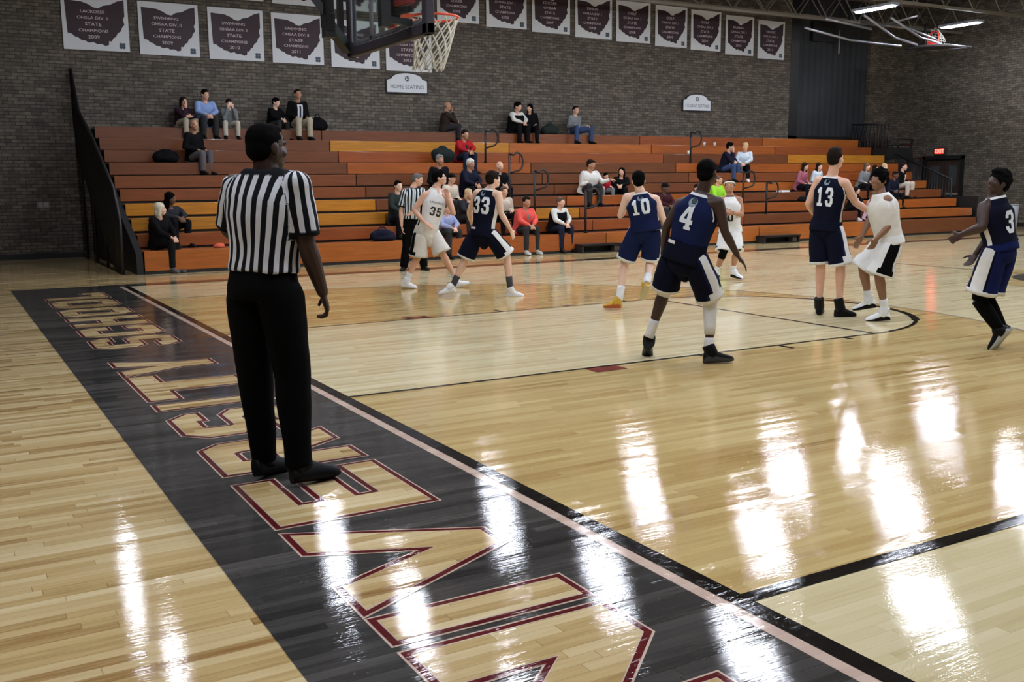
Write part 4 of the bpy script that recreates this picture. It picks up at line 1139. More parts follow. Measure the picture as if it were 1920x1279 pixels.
def trousers(e, fig, J, m, hip=.03, rk=.088, ra=.08, label=None, thigh=.108, end=1.0, top=.09):
    j = {k: Vector(v) for k, v in J.items()}
    b = Blob()
    R = [fig.ring(t, hip-.008-(.006 if t > .06 else 0), 24) for t in (top,top-.05,-.03,-.09,-.16)]; b.rings(R, 24)
    for q in 'LR':
        P, K, A = j['P'+q], j['K'+q], j['A'+q]
        b.cone(lerp(P,K,.16), lerp(P,K,.5), thigh+hip*.3-.004, (thigh+rk)/2+.006, 18); b.cone(lerp(P,K,.5), K, (thigh+rk)/2+.006, rk, 18)
        b.cone(K, lerp(K,A,.5), rk, (rk+ra)/2, 18); b.cone(lerp(K,A,.5), lerp(K,A,end), (rk+ra)/2, ra, 18, (False, True))
    return put('trousers', b.mesh('trousers', .011, 3, m, noise=.009, nscale=6), e, label)

def waist_label(e, fig, t, j0, j1, grow=.027, h=.028):
    R = fig.ring(t, grow, 48); ids = [k % 48 for k in range(j0, j1+1)]; m = len(ids)
    b = MB(); vs = [R[k] for k in ids]+[R[k]+fig.up*h for k in ids]
    b.add(vs, [(k,k+1,m+k+1,m+k) for k in range(m-1)], WHT, True); put('waistband_label', b.mesh('waistband_label'), e)
# joint positions of the people on the court, metres
COURT = {
 'ref': dict(F=(0.8, 0.6), J=dict(H=(-1.003,-3.582,1.740), N=(-1.013,-3.579,1.631), SL=(-1.131,-3.407,1.547), SR=(-0.904,-3.737,1.556), EL=(-1.138,-3.279,1.324), WL=(-0.983,-3.117,1.240), HL=(-0.915,-3.086,1.236), ER=(-0.875,-3.746,1.266), WR=(-0.777,-3.682,1.003), HR=(-0.740,-3.662,0.881), PL=(-1.098,-3.469,1.054), PR=(-0.998,-3.667,1.059), KL=(-1.092,-3.471,0.573), KR=(-0.959,-3.679,0.579), AL=(-1.056,-3.440,0.077), AR=(-0.948,-3.703,0.097), BL=(-1.110,-3.497,0.020), TL=(-0.909,-3.401,-0.009), BR=(-0.990,-3.753,0.030), TR=(-0.769,-3.716,0.016))),
 'p4': dict(F=(0.55, 0.83), J=dict(H=(3.162,-2.108,1.613), N=(3.135,-2.084,1.450), SL=(3.035,-1.929,1.360), SR=(3.169,-2.247,1.371), EL=(2.946,-1.851,1.166), WL=(2.987,-1.754,0.925), HL=(3.020,-1.716,0.809), ER=(3.213,-2.285,1.133), WR=(3.360,-2.281,0.931), HR=(3.483,-2.323,0.774), PL=(2.996,-1.882,0.905), PR=(3.045,-2.111,0.917), KL=(3.005,-1.770,0.613), KR=(3.233,-2.103,0.550), AL=(2.908,-1.685,0.208), AR=(3.187,-2.156,0.125), BL=(2.861,-1.710,0.087), TL=(2.953,-1.591,-0.002), BR=(3.142,-2.157,0.003), TR=(3.375,-2.268,0.011))),
 'p10': dict(F=(-0.1, 1.0), J=dict(H=(4.831,1.044,1.554), N=(4.853,1.028,1.421), SL=(4.743,1.145,1.359), SR=(4.978,0.900,1.332), EL=(4.707,1.232,1.141), WL=(4.883,1.376,1.211), HL=(4.973,1.410,1.255), ER=(5.058,0.843,1.092), WR=(5.152,0.935,0.907), HR=(5.184,0.974,0.827), PL=(4.849,1.068,0.989), PR=(4.967,0.908,0.991), KL=(4.799,1.252,0.567), KR=(5.015,1.034,0.571), AL=(4.656,1.170,0.125), AR=(4.772,0.778,0.359), BL=(4.660,1.142,0.023), TL=(4.565,1.298,0.013), BR=(4.757,0.727,0.314), TR=(4.795,0.885,0.124))),
 'p33': dict(F=(0.9, 0.45), J=dict(H=(4.066,3.238,1.584), N=(4.027,3.259,1.464), SL=(3.921,3.429,1.407), SR=(4.072,3.121,1.386), EL=(3.891,3.615,1.146), WL=(3.991,3.732,0.979), HL=(4.080,3.741,0.939), ER=(4.091,3.088,1.146), WR=(4.244,3.085,0.906), HR=(4.306,3.108,0.795), PL=(3.883,3.404,0.877), PR=(3.975,3.195,0.868), KL=(3.762,3.514,0.506), KR=(4.215,3.157,0.558), AL=(3.602,3.600,0.141), AR=(4.256,3.135,0.098), BL=(3.624,3.566,0.062), TL=(3.503,3.653,0.032), BR=(4.217,3.157,-0.004), TR=(4.435,3.096,-0.013))),
 'p35': dict(F=(0.85, -0.5), J=dict(H=(3.963,4.679,1.616), N=(3.911,4.703,1.477), SL=(4.073,4.683,1.390), SR=(3.733,4.696,1.372), EL=(4.116,4.553,1.104), WL=(4.033,4.536,1.307), HL=(4.007,4.548,1.430), ER=(3.573,4.748,1.159), WR=(3.667,4.594,0.983), HR=(3.742,4.538,0.929), PL=(3.870,4.776,0.823), PR=(3.678,4.755,0.830), KL=(3.978,4.672,0.525), KR=(3.656,4.820,0.483), AL=(4.181,4.633,0.121), AR=(3.514,4.885,0.170), BL=(4.157,4.644,-0.014), TL=(4.375,4.544,0.053), BR=(3.425,4.926,0.029), TR=(3.624,4.834,-0.007))),
 'ref2': dict(F=(0.55, -0.85), J=dict(H=(4.968,7.637,1.602), N=(4.897,7.669,1.463), SL=(5.041,7.604,1.406), SR=(4.759,7.709,1.390), EL=(4.935,7.432,1.158), WL=(4.764,7.400,1.042), HL=(4.691,7.400,1.007), ER=(4.671,7.716,1.056), WR=(4.653,7.669,0.805), HR=(4.667,7.663,0.683), PL=(4.927,7.656,0.863), PR=(4.806,7.710,0.865), KL=(4.995,7.625,0.446), KR=(4.771,7.726,0.449), AL=(5.039,7.605,0.064), AR=(4.710,7.753,0.060), BL=(5.024,7.666,-0.007), TL=(5.047,7.491,-0.005), BR=(4.737,7.796,-0.011), TR=(4.622,7.629,-0.012))),
 'p13': dict(F=(0.45, 0.9), J=dict(H=(6.315,-0.624,1.776), N=(6.293,-0.600,1.588), SL=(6.242,-0.455,1.530), SR=(6.327,-0.758,1.505), EL=(6.167,-0.387,1.279), WL=(6.327,-0.340,1.141), HL=(6.414,-0.316,1.113), ER=(6.469,-0.795,1.291), WR=(6.605,-0.916,1.172), HR=(6.686,-0.961,1.106), PL=(6.245,-0.487,1.019), PR=(6.283,-0.664,1.024), KL=(6.274,-0.505,0.599), KR=(6.345,-0.732,0.593), AL=(6.282,-0.499,0.130), AR=(6.357,-0.731,0.143), BL=(6.256,-0.530,0.011), TL=(6.454,-0.361,-0.003), BR=(6.304,-0.732,0.006), TR=(6.548,-0.808,-0.004))),
 'p25': dict(F=(-0.95, -0.05), J=dict(H=(6.409,-1.153,1.537), N=(6.420,-1.166,1.400), SR=(6.467,-1.066,1.335), SL=(6.394,-1.291,1.327), ER=(6.518,-0.971,1.116), WR=(6.391,-0.974,0.926), HR=(6.339,-0.943,0.826), EL=(6.417,-1.350,1.084), WL=(6.261,-1.287,0.921), HL=(6.251,-1.244,0.834), PR=(6.529,-1.172,0.877), PL=(6.457,-1.336,0.882), KR=(6.408,-0.995,0.572), KL=(6.378,-1.241,0.521), AR=(6.533,-0.989,0.223), AL=(6.474,-1.263,0.136), BR=(6.579,-1.045,0.123), TR=(6.431,-0.898,0.082), BL=(6.522,-1.288,0.017), TL=(6.373,-1.140,-0.007))),
 'p3': dict(F=(-0.8, 0.6), J=dict(H=(5.802,-2.978,1.509), N=(5.789,-2.959,1.390), SR=(5.910,-2.960,1.321), SL=(5.664,-2.953,1.293), ER=(6.019,-2.800,1.042), WR=(5.926,-2.715,0.853), HR=(5.876,-2.694,0.774), EL=(5.578,-3.004,1.122), WL=(5.567,-2.809,1.048), HL=(5.553,-2.751,1.012), PR=(5.908,-3.028,0.935), PL=(5.743,-3.035,0.932), KR=(5.866,-2.895,0.453), KL=(5.725,-2.918,0.449), AR=(5.967,-3.009,0.170), AL=(5.835,-3.082,0.170), BR=(6.036,-3.058,0.170), TR=(5.943,-2.973,-0.003), BL=(5.881,-3.150,0.175), TL=(5.804,-3.036,0.004))),
 'p0': dict(F=(-0.25, -0.95), J=dict(H=(8.278,3.262,1.448), N=(8.286,3.254,1.317), SL=(8.390,3.160,1.242), SR=(8.185,3.346,1.243), EL=(8.390,3.092,1.021), WL=(8.129,3.059,1.052), HL=(8.048,3.065,1.079), ER=(8.132,3.327,1.022), WR=(8.082,3.102,1.028), HR=(8.096,3.022,1.046), PL=(8.345,3.201,0.787), PR=(8.254,3.283,0.787), KL=(8.288,3.090,0.430), KR=(8.144,3.221,0.428), AL=(8.339,3.206,0.144), AR=(8.150,3.378,0.116), BL=(8.329,3.215,0.034), TL=(8.332,3.050,0.022), BR=(8.204,3.397,0.018), TR=(8.050,3.334,-0.002)))}
# ================================================================ PEOPLE ON THE COURT
S_DARK = skin_mat('deep_brown', (62,42,34)); S_BRN = skin_mat('brown', (98,70,54)); S_TAN = skin_mat('tan', (176,132,104)); S_LT = skin_mat('light', (214,168,142)); S_PALE = skin_mat('pale', (228,190,166))
H_BLK = mat('hair_black', (9,8,8), 0.95, spec=.06); H_DBR = mat('hair_dark_brown', (30,22,17), 0.9, spec=.12); H_BR = mat('hair_brown', (92,66,44), 0.7); H_GREY = mat('hair_grey', (120,118,116), 0.7); H_WHT = mat('hair_white', (206,202,196), 0.7); H_BLD = mat('hair_blonde', (196,170,124), 0.7)
NAVY = cloth('navy', (24,32,66)); NAVY_D = cloth('navy_dark', (15,18,34)); WHT = cloth('white', (222,222,220)); OFFW = cloth('off_white', (212,208,198)); BLK = cloth('black', (8,8,9)); BLU = cloth('royal_navy', (22,30,74))
SH_W = mat('shoe_white', (228,230,232), .5); SH_B = mat('shoe_black', (10,10,11), .55, spec=.15); SH_G = mat('shoe_sole_grey', (180,184,180), .6); SH_Y = mat('shoe_yellow', (206,164,40), .5); SH_O = mat('shoe_orange', (180,84,40), .5)
LET_W = mat('number_white', (226,232,236), .6); LET_K = mat('number_black', (20,18,20), .6)
LOGO = mat('logo_grey', (120,138,150), .6)
def logo_ring(me, o, fig, t, r=.045, green=False, front=False):
    x, y = fig.axes(t); D = y if not front else -y; Xr = x if not front else -x
    lp = [[(r*math.cos(a), r*math.sin(a)) for a in [2*PI*k/20 for k in range(20)]], [(r*.62*math.cos(a)+.006, r*.62*math.sin(a)+.012) for a in [2*PI*k/16 for k in range(16)]]]
    decal(me, grid_cut(lp, .02), fig.center(t), Xr, fig.up, D, LOGO, 'emblem', o)
    if green: decal(me, grid_cut([[(r*.5*math.cos(a)+.006, r*.5*math.sin(a)+.012) for a in [2*PI*k/12 for k in range(12)]]], .02), fig.center(t), Xr, fig.up, D, mat('logo_green',(30,56,44),.6), 'emblem', o, .0035)

# --- referee in the foreground
q = COURT['ref']; J = q['J']
e = person('person', 'referee in black and white striped shirt and black trousers, seen from behind in the foreground', J, q['F'], None, None, None)
fig = Fig(J, q['F'], wide=1.10, depth=1.05)
_, (X, Fh, U) = body(e, J, fig, (.95,.31,-.02), S_DARK, .006, 1.04, HU=(.02,.0,1), hands={'R': dict(n=(.95,-.3,.1), curl=1.05, spread=.1), 'L': dict(curl=.6)}, legs=False, arms=1.12, traps=False)
hair_short(e, J['H'], X, Fh, U, H_BLK, 1.04, .006)
STR = stripe_mat('black_white_stripes', (14,15,20), (218,220,224), .0585, .5)
ref_shirt(e, fig, J, STR, (.93,.88), .072, hem=.125)
trousers(e, fig, J, BLK, .026, .095, .068, None, .118, .98, top=.155)
for k in 'LR': shoe(e, J['B'+k], J['T'+k], J['A'+k], SH_B, SH_B, 1.15)

# --- number 4
q = COURT['p4']; J = q['J']
e = person('person', 'player in navy number 4 jersey with white leg sleeve, crouching in defence at centre', J, q['F'], None, None, None)
fig = Fig(J, q['F'], wide=1.03)
_, (X, Fh, U) = body(e, J, fig, (.93,.36,.0), S_DARK, .0075, .98, hands={'R': dict(n=(.5,-.5,.6), curl=.25, spread=.9)}, arms=.93)
hair_short(e, J['H'], X, Fh, U, H_BLK, .98, .007, .006)
o, me = jersey(e, fig, (NAVY, WHT, NAVY_D), '4', num_col=LET_W, num_h=.205, num_w=.125, t_num=.725, hem=.23)
logo_ring(me, o, fig, 1.0, .040, True)
shorts(e, fig, J, (NAVY_D, WHT, WHT, NAVY), .97, .122, top=.27)
waist_label(e, fig, .20, 43, 47)
sleeve_tube(e, 'leg_sleeve', J['KR'], J['AR'], .066, .045, WHT, -.18, .72, label='white compression sleeve', mid=.004)
sleeve_tube(e, 'knee_pad', J['KL'], J['AL'], .064, .062, WHT, -.2, .14)
for k in 'LR':
    sock(e, J['K'+k], J['A'+k], .34 if k == 'L' else .22, WHT); shoe(e, J['B'+k], J['T'+k], J['A'+k], SH_B, SH_B if k == 'L' else mat('shoe_sole_dark',(52,52,54),.6), 1.08)
# --- number 10
q = COURT['p10']; J = q['J']
e = person('person', 'dark-haired player in navy number 10 jersey with yellow shoe, running away', J, q['F'], None, None, None)
fig = Fig(J, q['F'], wide=1.0)
_, (X, Fh, U) = body(e, J, fig, (.55,.83,0), S_PALE, .0085, .96, arms=1.0)
hair_short(e, J['H'], X, Fh, U, H_BLK, .96, .012, .005)
o, me = jersey(e, fig, (NAVY, WHT, WHT), '10', num_col=LET_W, num_h=.18, num_w=.098, t_num=.735, sidej=1.0, hem=.16)
logo_ring(me, o, fig, 1.01, .032)
shorts(e, fig, J, (NAVY, WHT, WHT, NAVY_D), .90, .122, top=.2)
sock(e, J['KL'], J['AL'], .36, WHT); sock(e, J['KR'], J['AR'], .36, WHT)
shoe(e, J['BL'], J['TL'], J['AL'], SH_Y, SH_O, 1.0, 'yellow shoe'); shoe(e, J['BR'], J['TR'], J['AR'], SH_Y, mat('shoe_sole_tan',(190,176,130),.6), 1.0)
# --- number 33
q = COURT['p33']; J = q['J']
e = person('person', 'dark-haired player in navy number 33 jersey with grey socks, striding right', J, q['F'], None, None, None)
fig = Fig(J, q['F'], wide=.98)
_, (X, Fh, U) = body(e, J, fig, (.93,-.05,0), S_PALE, .0085, .96, hands={'R': dict(curl=.6)}, arms=1.0)
hair_short(e, J['H'], X, Fh, U, H_DBR, .96, .013, .006); eyes(e, J['H'], X, Fh, U, .96)
o, me = jersey(e, fig, (NAVY_D, WHT, WHT), '33', num_col=LET_W, num_h=.225, num_w=.115, t_num=.70, sidej=1.6)
logo_ring(me, o, fig, 1.0, .034)
shorts(e, fig, J, (NAVY_D, WHT, WHT, BLK), .93, .128)
waist_label(e, fig, .08, 43, 47)
for k in 'LR': sleeve_tube(e, 'sock', J['K'+k], J['A'+k], .047, .041, mat('sock_grey',(62,62,66),.85), .6, 1.02); shoe(e, J['B'+k], J['T'+k], J['A'+k], SH_W, SH_W, 1.0)
# --- number 35, white
q = COURT['p35']; J = q['J']
e = person('person', 'dark-haired player in white number 35 uniform, left hand raised, in front of the far referee', J, q['F'], None, None, None)
fig = Fig(J, q['F'], wide=.98)
_, (X, Fh, U) = body(e, J, fig, (.80,-.55,.18), S_LT, .0085, .96, hands={'L': dict(n=(.6,.8,0), curl=.2), 'R': dict(n=(0,-.6,.8), curl=.5)})
hair_short(e, J['H'], X, Fh, U, H_BLK, .96, .014, .008); eyes(e, J['H'], X, Fh, U, .96)
o, me = jersey(e, fig, (WHT, OFFW, BLK), '35', True, LET_K, num_h=.13, num_w=.08, t_num=.58, sidej=1.3)
tv = text_geo('UNIVERSITY', .032, .01); decal(me, (tv[0], tv[1]), fig.center(.80), -fig.axes(.6)[0], fig.up, -fig.axes(.6)[1], mat('letter_slate',(70,76,96),.6), 'jersey_lettering', o)
shorts(e, fig, J, (OFFW, BLK, OFFW), 1.0, .135)
for k in 'LR': sock(e, J['K'+k], J['A'+k], .2, WHT); shoe(e, J['B'+k], J['T'+k], J['A'+k], SH_W, SH_W, 1.0)
# --- far referee
q = COURT['ref2']; J = q['J']
e = person('person', 'grey-haired referee in striped shirt and black trousers near the bleachers', J, q['F'], None, None, None)
fig = Fig(J, q['F'], wide=1.0, depth=1.1)
_, (X, Fh, U) = body(e, J, fig, (.80,-.5,-.3), S_LT, .009, .96, legs=False, traps=False)
hair_short(e, J['H'], X, Fh, U, mat('hair_salt', (92,90,88), .7), .96, .006); eyes(e, J['H'], X, Fh, U, .96)
ref_shirt(e, fig, J, stripe_mat('black_white_stripes_far', (18,20,24), (196,204,206), .0585, .5), (.8,.8), .07, .012)
trousers(e, fig, J, BLK, .02, .082, .07)
for k in 'LR': shoe(e, J['B'+k], J['T'+k], J['A'+k], SH_B, SH_B, 1.0)
# --- number 13
q = COURT['p13']; J = q['J']
e = person('person', 'tall player in navy number 13 jersey and black shoes, arm out to the white player', J, q['F'], None, None, None)
fig = Fig(J, q['F'], wide=.98)
_, (X, Fh, U) = body(e, J, fig, (.98,.12,.08), S_LT, .0085, .98, hands={'R': dict(n=(0,-.3,1), curl=.5, spread=.4)}, arms=1.02)
hair_short(e, J['H'], X, Fh, U, H_DBR, .98, .008, .02)
o, me = jersey(e, fig, (NAVY_D, WHT, OFFW), '13', num_col=LET_W, num_h=.21, num_w=.085, t_num=.675, sidej=1.4)
logo_ring(me, o, fig, 1.0, .034)
shorts(e, fig, J, (NAVY_D, WHT, WHT, NAVY), 1.0, .125)
for k in 'LR': sock(e, J['K'+k], J['A'+k], .12, SH_B); shoe(e, J['B'+k], J['T'+k], J['A'+k], SH_B, SH_B, 1.08, high=.10)
# --- white player beside 13
q = COURT['p25']; J = q['J']
e = person('person', 'curly-haired player in white uniform with black side stripe, crouching left beside player 13', J, q['F'], None, None, None)
fig = Fig(J, q['F'], wide=1.0, depth=1.12)
_, (X, Fh, U) = body(e, J, fig, (-.97,-.1,.05), S_BRN if False else skin_mat('medium_brown', (132,94,70)), .0085, .96, hands={'L': dict(curl=.5), 'R': dict(curl=.4, spread=.5)}, traps=False)
hair_short(e, J['H'], X, Fh, U, H_BLK, .96, .022, .018, curly=.008)
jersey(e, fig, (OFFW, WHT, OFFW), '', True, LET_K, num_h=.16, num_w=.1, cutk=.5, hem=.08)
shorts(e, fig, J, (WHT, BLK, WHT), 1.0, .14, stripe_cols=(2.6,0), hipgrow=.014, top=.12)
for k in 'LR': sock(e, J['K'+k], J['A'+k], .3, WHT); shoe(e, J['B'+k], J['T'+k], J['A'+k], SH_W, SH_B, 1.05)
# --- number 3
q = COURT['p3']; J = q['J']
e = person('person', 'player in navy number 3 jersey with black leg sleeves, running at the right edge', J, q['F'], None, None, None)
fig = Fig(J, q['F'], wide=.94, depth=1.1)
_, (X, Fh, U) = body(e, J, fig, (-.93,.25,.25), S_DARK, .0085, .96, hands={'L': dict(curl=.9), 'R': dict(curl=.5, spread=.5)}, arms=1.08)
hair_short(e, J['H'], X, Fh, U, H_BLK, .96, .016, .016, curly=.006)
o, me = jersey(e, fig, (NAVY_D, WHT, WHT), '3', num_col=LET_W, num_h=.20, num_w=.115, t_num=.56, sidej=1.2)
shorts(e, fig, J, (BLU, WHT, WHT, NAVY_D), .86, .13, stripe_cols=(3.4,2), hipgrow=.010, top=.12)
for k in 'LR':
    sleeve_tube(e, 'leg_sleeve', J['P'+k], J['K'+k], .085, .066, BLK, .78, 1.0); sleeve_tube(e, 'leg_sleeve', J['K'+k], J['A'+k], .066, .045, BLK, -.03, 1.0, mid=.006)
    shoe(e, J['B'+k], J['T'+k], J['A'+k], SH_B, SH_G, 1.08)
# --- white number 0
q = COURT['p0']; J = q['J']
e = person('person', 'player in white number 0 uniform with black knee sleeve, facing us behind player 4', J, q['F'], None, None, None)
fig = Fig(J, q['F'], wide=.93)
_, (X, Fh, U) = body(e, J, fig, (-.7,-.7,.25), skin_mat('olive', (168,122,92)), .0095, .93)
hair_short(e, J['H'], X, Fh, U, H_DBR, .93, .004); eyes(e, J['H'], X, Fh, U, .93)
b = MB(); b.tube([Vector(J['H'])+U*.055+X*.078*math.cos(a)+Fh*(.09*math.sin(a)-.01) for a in [2*PI*k/20 for k in range(20)]], .012, WHT, 6, True); put('headband', b.mesh('headband'), e)
o, me = jersey(e, fig, (WHT, BLK, BLK), '0', True, LET_K, num_h=.13, num_w=.09, t_num=.42, sidej=1.0)
shorts(e, fig, J, (WHT, BLK, WHT), .93, .125)
sleeve_tube(e, 'knee_sleeve', J['KR'], J['AR'], .062, .06, BLK, -.2, .25)
for k in 'LR': sock(e, J['K'+k], J['A'+k], .3, WHT); shoe(e, J['B'+k], J['T'+k], J['A'+k], SH_W, SH_B, 1.0)
# ================================================================ SPECTATORS ON THE BLEACHERS
def C_(n, c): return cloth('seat_'+n, c)
def spectator(label, x, row, h, ang=0, lean=.12, s=None, top=None, legs=None, hair=('short', None), skin=None, pose='knees', shoes=None, wide=1.0, spread=.14, head=None, extra=None, dx=0, back=.17):
    zs = rowz(row); y0 = rowy(row)+(.27 if row < 10 else .18); zf = rowz(row-1) if row > 1 else 0.0
    H = Vector((x, rowy(row)+back-(.05 if row == 10 else 0), zs+h))
    s = s or max(.72, min(1.03, h/.70+lean*.2))
    a = math.radians(ang); F = Vector((math.sin(a), -math.cos(a), 0)); X = F.cross(Vector((0,0,1))); U = Vector((0,0,1))
    P = Vector((x+dx, y0, zs+.105)) - F*lean*.6 + Vector((0,.03,0))
    N = H - U*.145*s - F*.035*s
    up_ = (N-P).normalized(); S = N - up_*.055*s
    J = dict(H=H, N=N, SL=S-X*.165*s, SR=S+X*.165*s, PL=P-X*.088*s, PR=P+X*.088*s)
    kz = max(zs+.13, zf+.46*s)
    for q, k in (('L',-1),('R',1)):
        K = P+F*.38*s+X*k*spread; K.z = kz
        A = K-F*.01; A.z = zf+.085
        J['K'+q] = K; J['A'+q] = A
        B = A-F*.05; B.z = zf+.004; T = A+F*.16*s+X*k*.02; T.z = zf+.004
        J['B'+q] = B; J['T'+q] = T
    if pose in ('knees','clasp'):
        m = (J['KL']+J['KR'])/2+U*.07+F*.0
        for q, k in (('L',-1),('R',1)):
            J['E'+q] = lerp(J['S'+q], J['K'+q], .55)+X*k*.06+U*.02-F*.02; J['W'+q] = m+X*k*.045+U*.02; J['H'+q] = m-X*k*.02+F*.07-U*.02
    elif pose == 'lap':
        for q, k in (('L',-1),('R',1)):
            J['E'+q] = J['S'+q]-U*.25*s+X*k*.07-F*.02; J['W'+q] = lerp(J['P'+q],J['K'+q],.72)+U*.09; J['H'+q] = J['W'+q]+F*.09-U*.02
    elif pose == 'cross':
        for q, k in (('L',-1),('R',1)):
            J['E'+q] = J['S'+q]-U*.23*s+X*k*.07+F*.05; J['W'+q] = S-U*.22*s-X*k*.06+F*.17; J['H'+q] = J['W'+q]-X*k*.1+U*.02
    elif pose == 'chin':
        J['ER'] = J['KR']+U*.09-F*.06; J['WR'] = H-U*.14*s+F*.11+X*.03; J['HR'] = H-U*.05*s+F*.12+X*.02
        J['EL'] = lerp(J['SL'],J['KL'],.55)-X*.05; J['WL'] = lerp(J['KL'],J['KR'],.4)+U*.09; J['HL'] = J['WL']+X*.09
    elif pose == 'face':
        for q, k in (('L',-1),('R',1)):
            J['E'+q] = J['K'+q]+U*.09-F*.05; J['W'+q] = H-U*.11*s+F*.12+X*k*.05; J['H'+q] = H-U*.02*s+F*.12+X*k*.02
    elif pose == 'reach':
        J['EL'] = J['SL']-U*.2*s-X*.12+F*.08; J['WL'] = J['EL']-X*.15+F*.12+U*.06; J['HL'] = J['WL']-X*.09+F*.02
        J['ER'] = J['SR']-U*.25*s+X*.05; J['WR'] = lerp(J['PR'],J['KR'],.7)+U*.1; J['HR'] = J['WR']+F*.09
    e = empty('person', (x, y0, zs), label, 'person', 'spectators seated on the bleachers')
    fig = Fig(J, F, wide=s*wide, depth=1.0+.1*(wide-1)+.08)
    hf = head if head is not None else F+Vector((0,0,-.12))
    if not isinstance(hf, Vector):
        b_ = math.radians(hf[0]); hf = Vector((math.sin(b_), -math.cos(b_), hf[1]))
    HX, HFv, HU = head_axes(hf)
    b = Blob(); head_blob(b, H, HX, HFv, HU, s*1.0, True)
    b.cone(N-up_*.06, H-HU*.05*s-HFv*.02*s, .058*s, .052*s, 12)
    for t0, t1 in ((.0,.45),(.45,.9)): b.cone(fig.center(t0), fig.center(t1), .10*s, .10*s, 12)
    for q in 'LR':
        S_, E_, W_ = J['S'+q], J['E'+q], J['W'+q]
        b.cone(fig.center(.9), S_, .06*s, .05*s); b.cone(S_, E_, .048*s, .038*s); b.cone(E_, W_, .038*s, .026*s)
        nr = HU+F*.3 if pose not in ('chin','face') else F
        hand_blob(b, W_, J['H'+q], nr, -1 if q == 'R' else 1, .98*s, .7, .15)
        b.cone(J['P'+q], J['K'+q], .07*s, .05*s); b.cone(J['K'+q], J['A'+q], .046*s, .03*s)
    put('body', b.mesh('body', .0105, 1, skin or S_LT), e)
    eyes(e, H, HX, HFv, HU, s)
    st, hm = hair
    if st == 'short': hair_short(e, H, HX, HFv, HU, hm, s, .009, .002, vox=.011)
    elif st == 'full': hair_short(e, H, HX, HFv, HU, hm, s, .014, .008, vox=.011)
    elif st == 'long': hair_long(e, H, HX, HFv, HU, hm, s)
    elif st == 'bob': hair_long(e, H, HX, HFv, HU, hm, s, .05)
    elif st == 'thin':
        b = Blob(); b.ell(H-HFv*.05*s-HU*.0*s, HX*.080*s, HFv*.055*s, HU*.05*s); put('hair', b.mesh('hair', .011, 1, hm), e)
    elif st == 'cap': hair_short(e, H, HX, HFv, HU, H_DBR, s, .006, 0, vox=.011); cap(e, H, HX, HFv, HU, hm, s)
    # upper garment with sleeves
    b = Blob(); b.rings([fig.ring(t, .018, 20) for t in (-.12,0,.15,.35,.55,.75,.88,.96,1.02,1.06)], 20)
    for q in 'LR':
        S_, E_, W_ = J['S'+q], J['E'+q], J['W'+q]
        b.cone(fig.center(.93), S_, .07*s, .066*s); b.cone(S_, E_, .068*s, .054*s); b.cone(E_, lerp(E_,W_,.93), .054*s, .040*s, 12, (False,True))
    tm = b.mesh('top', .0135, 2, top, noise=.008, nscale=9)
    tt = put('jacket', tm.copy(), e)
    trousers(e, fig, J, legs, .02, .07*s, .06*s, None, .088*s, .96)
    for q in 'LR': shoe(e, J['B'+q], J['T'+q], J['A'+q], shoes or SH_B, shoes or SH_B, s)
    if extra: extra(e, fig, tm, tt, J, s)
    bpy.data.meshes.remove(tm)
    return e
def strip(e, fig, tm, tt, t0, t1, w, m, name, off=.003, dx=0.0, taper=1.0):
    x, y = fig.axes(.6); L0 = (t1-t0)*fig.Lt
    g = grid_cut([[(-w/2+dx, 0), (w/2+dx, 0), (w*taper/2+dx, L0), (-w*taper/2+dx, L0)]], .02)
    decal(tm, g, fig.center(t0), -x, fig.up, -y, m, name, tt, off)
def suit(e, fig, tm, tt, J, s):
    strip(e, fig, tm, tt, .1, .98, .12, WHT, 'shirt_front', .004, 0, 1.1); strip(e, fig, tm, tt, .05, .93, .045, cloth('tie_navy', (34,48,84)), 'tie', .008)
def openwhite(e, fig, tm, tt, J, s): strip(e, fig, tm, tt, .2, .98, .09, WHT, 'shirt_front', .004)
def vest(m):
    def f(e, fig, tm, tt, J, s):
        b = Blob(); b.rings([fig.ring(t, .042, 20, 1.0 if t < .8 else .92) for t in (-.1,0,.15,.35,.55,.75,.88,.96,1.02)], 20)
        put('vest', b.mesh('vest', .014, 1, m), e)
        me = bpy.data.meshes.new('q')
    return f
def vneck(m):
    def f(e, fig, tm, tt, J, s): strip(e, fig, tm, tt, .72, .98, .03, m, 'collar_opening', .004, 0, 3.0)
    return f
def chest_band(m):
    def f(e, fig, tm, tt, J, s): strip(e, fig, tm, tt, .42, .50, .26, m, 'chest_stripe', .004)
    return f
T_BLK = C_('black',(18,18,20)); T_CHAR = C_('charcoal',(46,46,50)); T_BLUE = C_('light_blue',(140,166,214)); T_GREY = C_('grey',(122,128,130)); T_WHT = C_('white',(214,214,208)); T_RED = C_('red',(158,34,38)); T_NVY = C_('navy',(28,30,46)); T_COR = C_('coral',(224,92,84)); T_GRN = C_('dark_green',(44,52,50)); T_PLUM = C_('plum',(52,36,46)); T_PINK = C_('mauve',(160,96,112)); T_LIME = C_('lime',(150,214,60)); T_PURP = C_('purple',(66,44,130)); T_CRM = C_('cream',(206,196,178)); T_MAR = C_('maroon',(62,30,36)); T_SKY = C_('pale_blue',(150,160,196)); T_DENW = C_('white_blue',(198,212,222)); T_BRN = C_('brown_dark',(52,44,38))
K_BLK = C_('trousers_black',(20,20,24)); K_KHA = C_('khaki',(176,168,148)); K_GRY = C_('trousers_grey',(92,90,94)); K_JEAN = C_('jeans',(60,76,110)); K_DJ = C_('dark_jeans',(32,38,54)); K_WHT = C_('trousers_white',(196,190,176)); K_DG = C_('trousers_dark_grey',(50,50,50)); 
SP = spectator
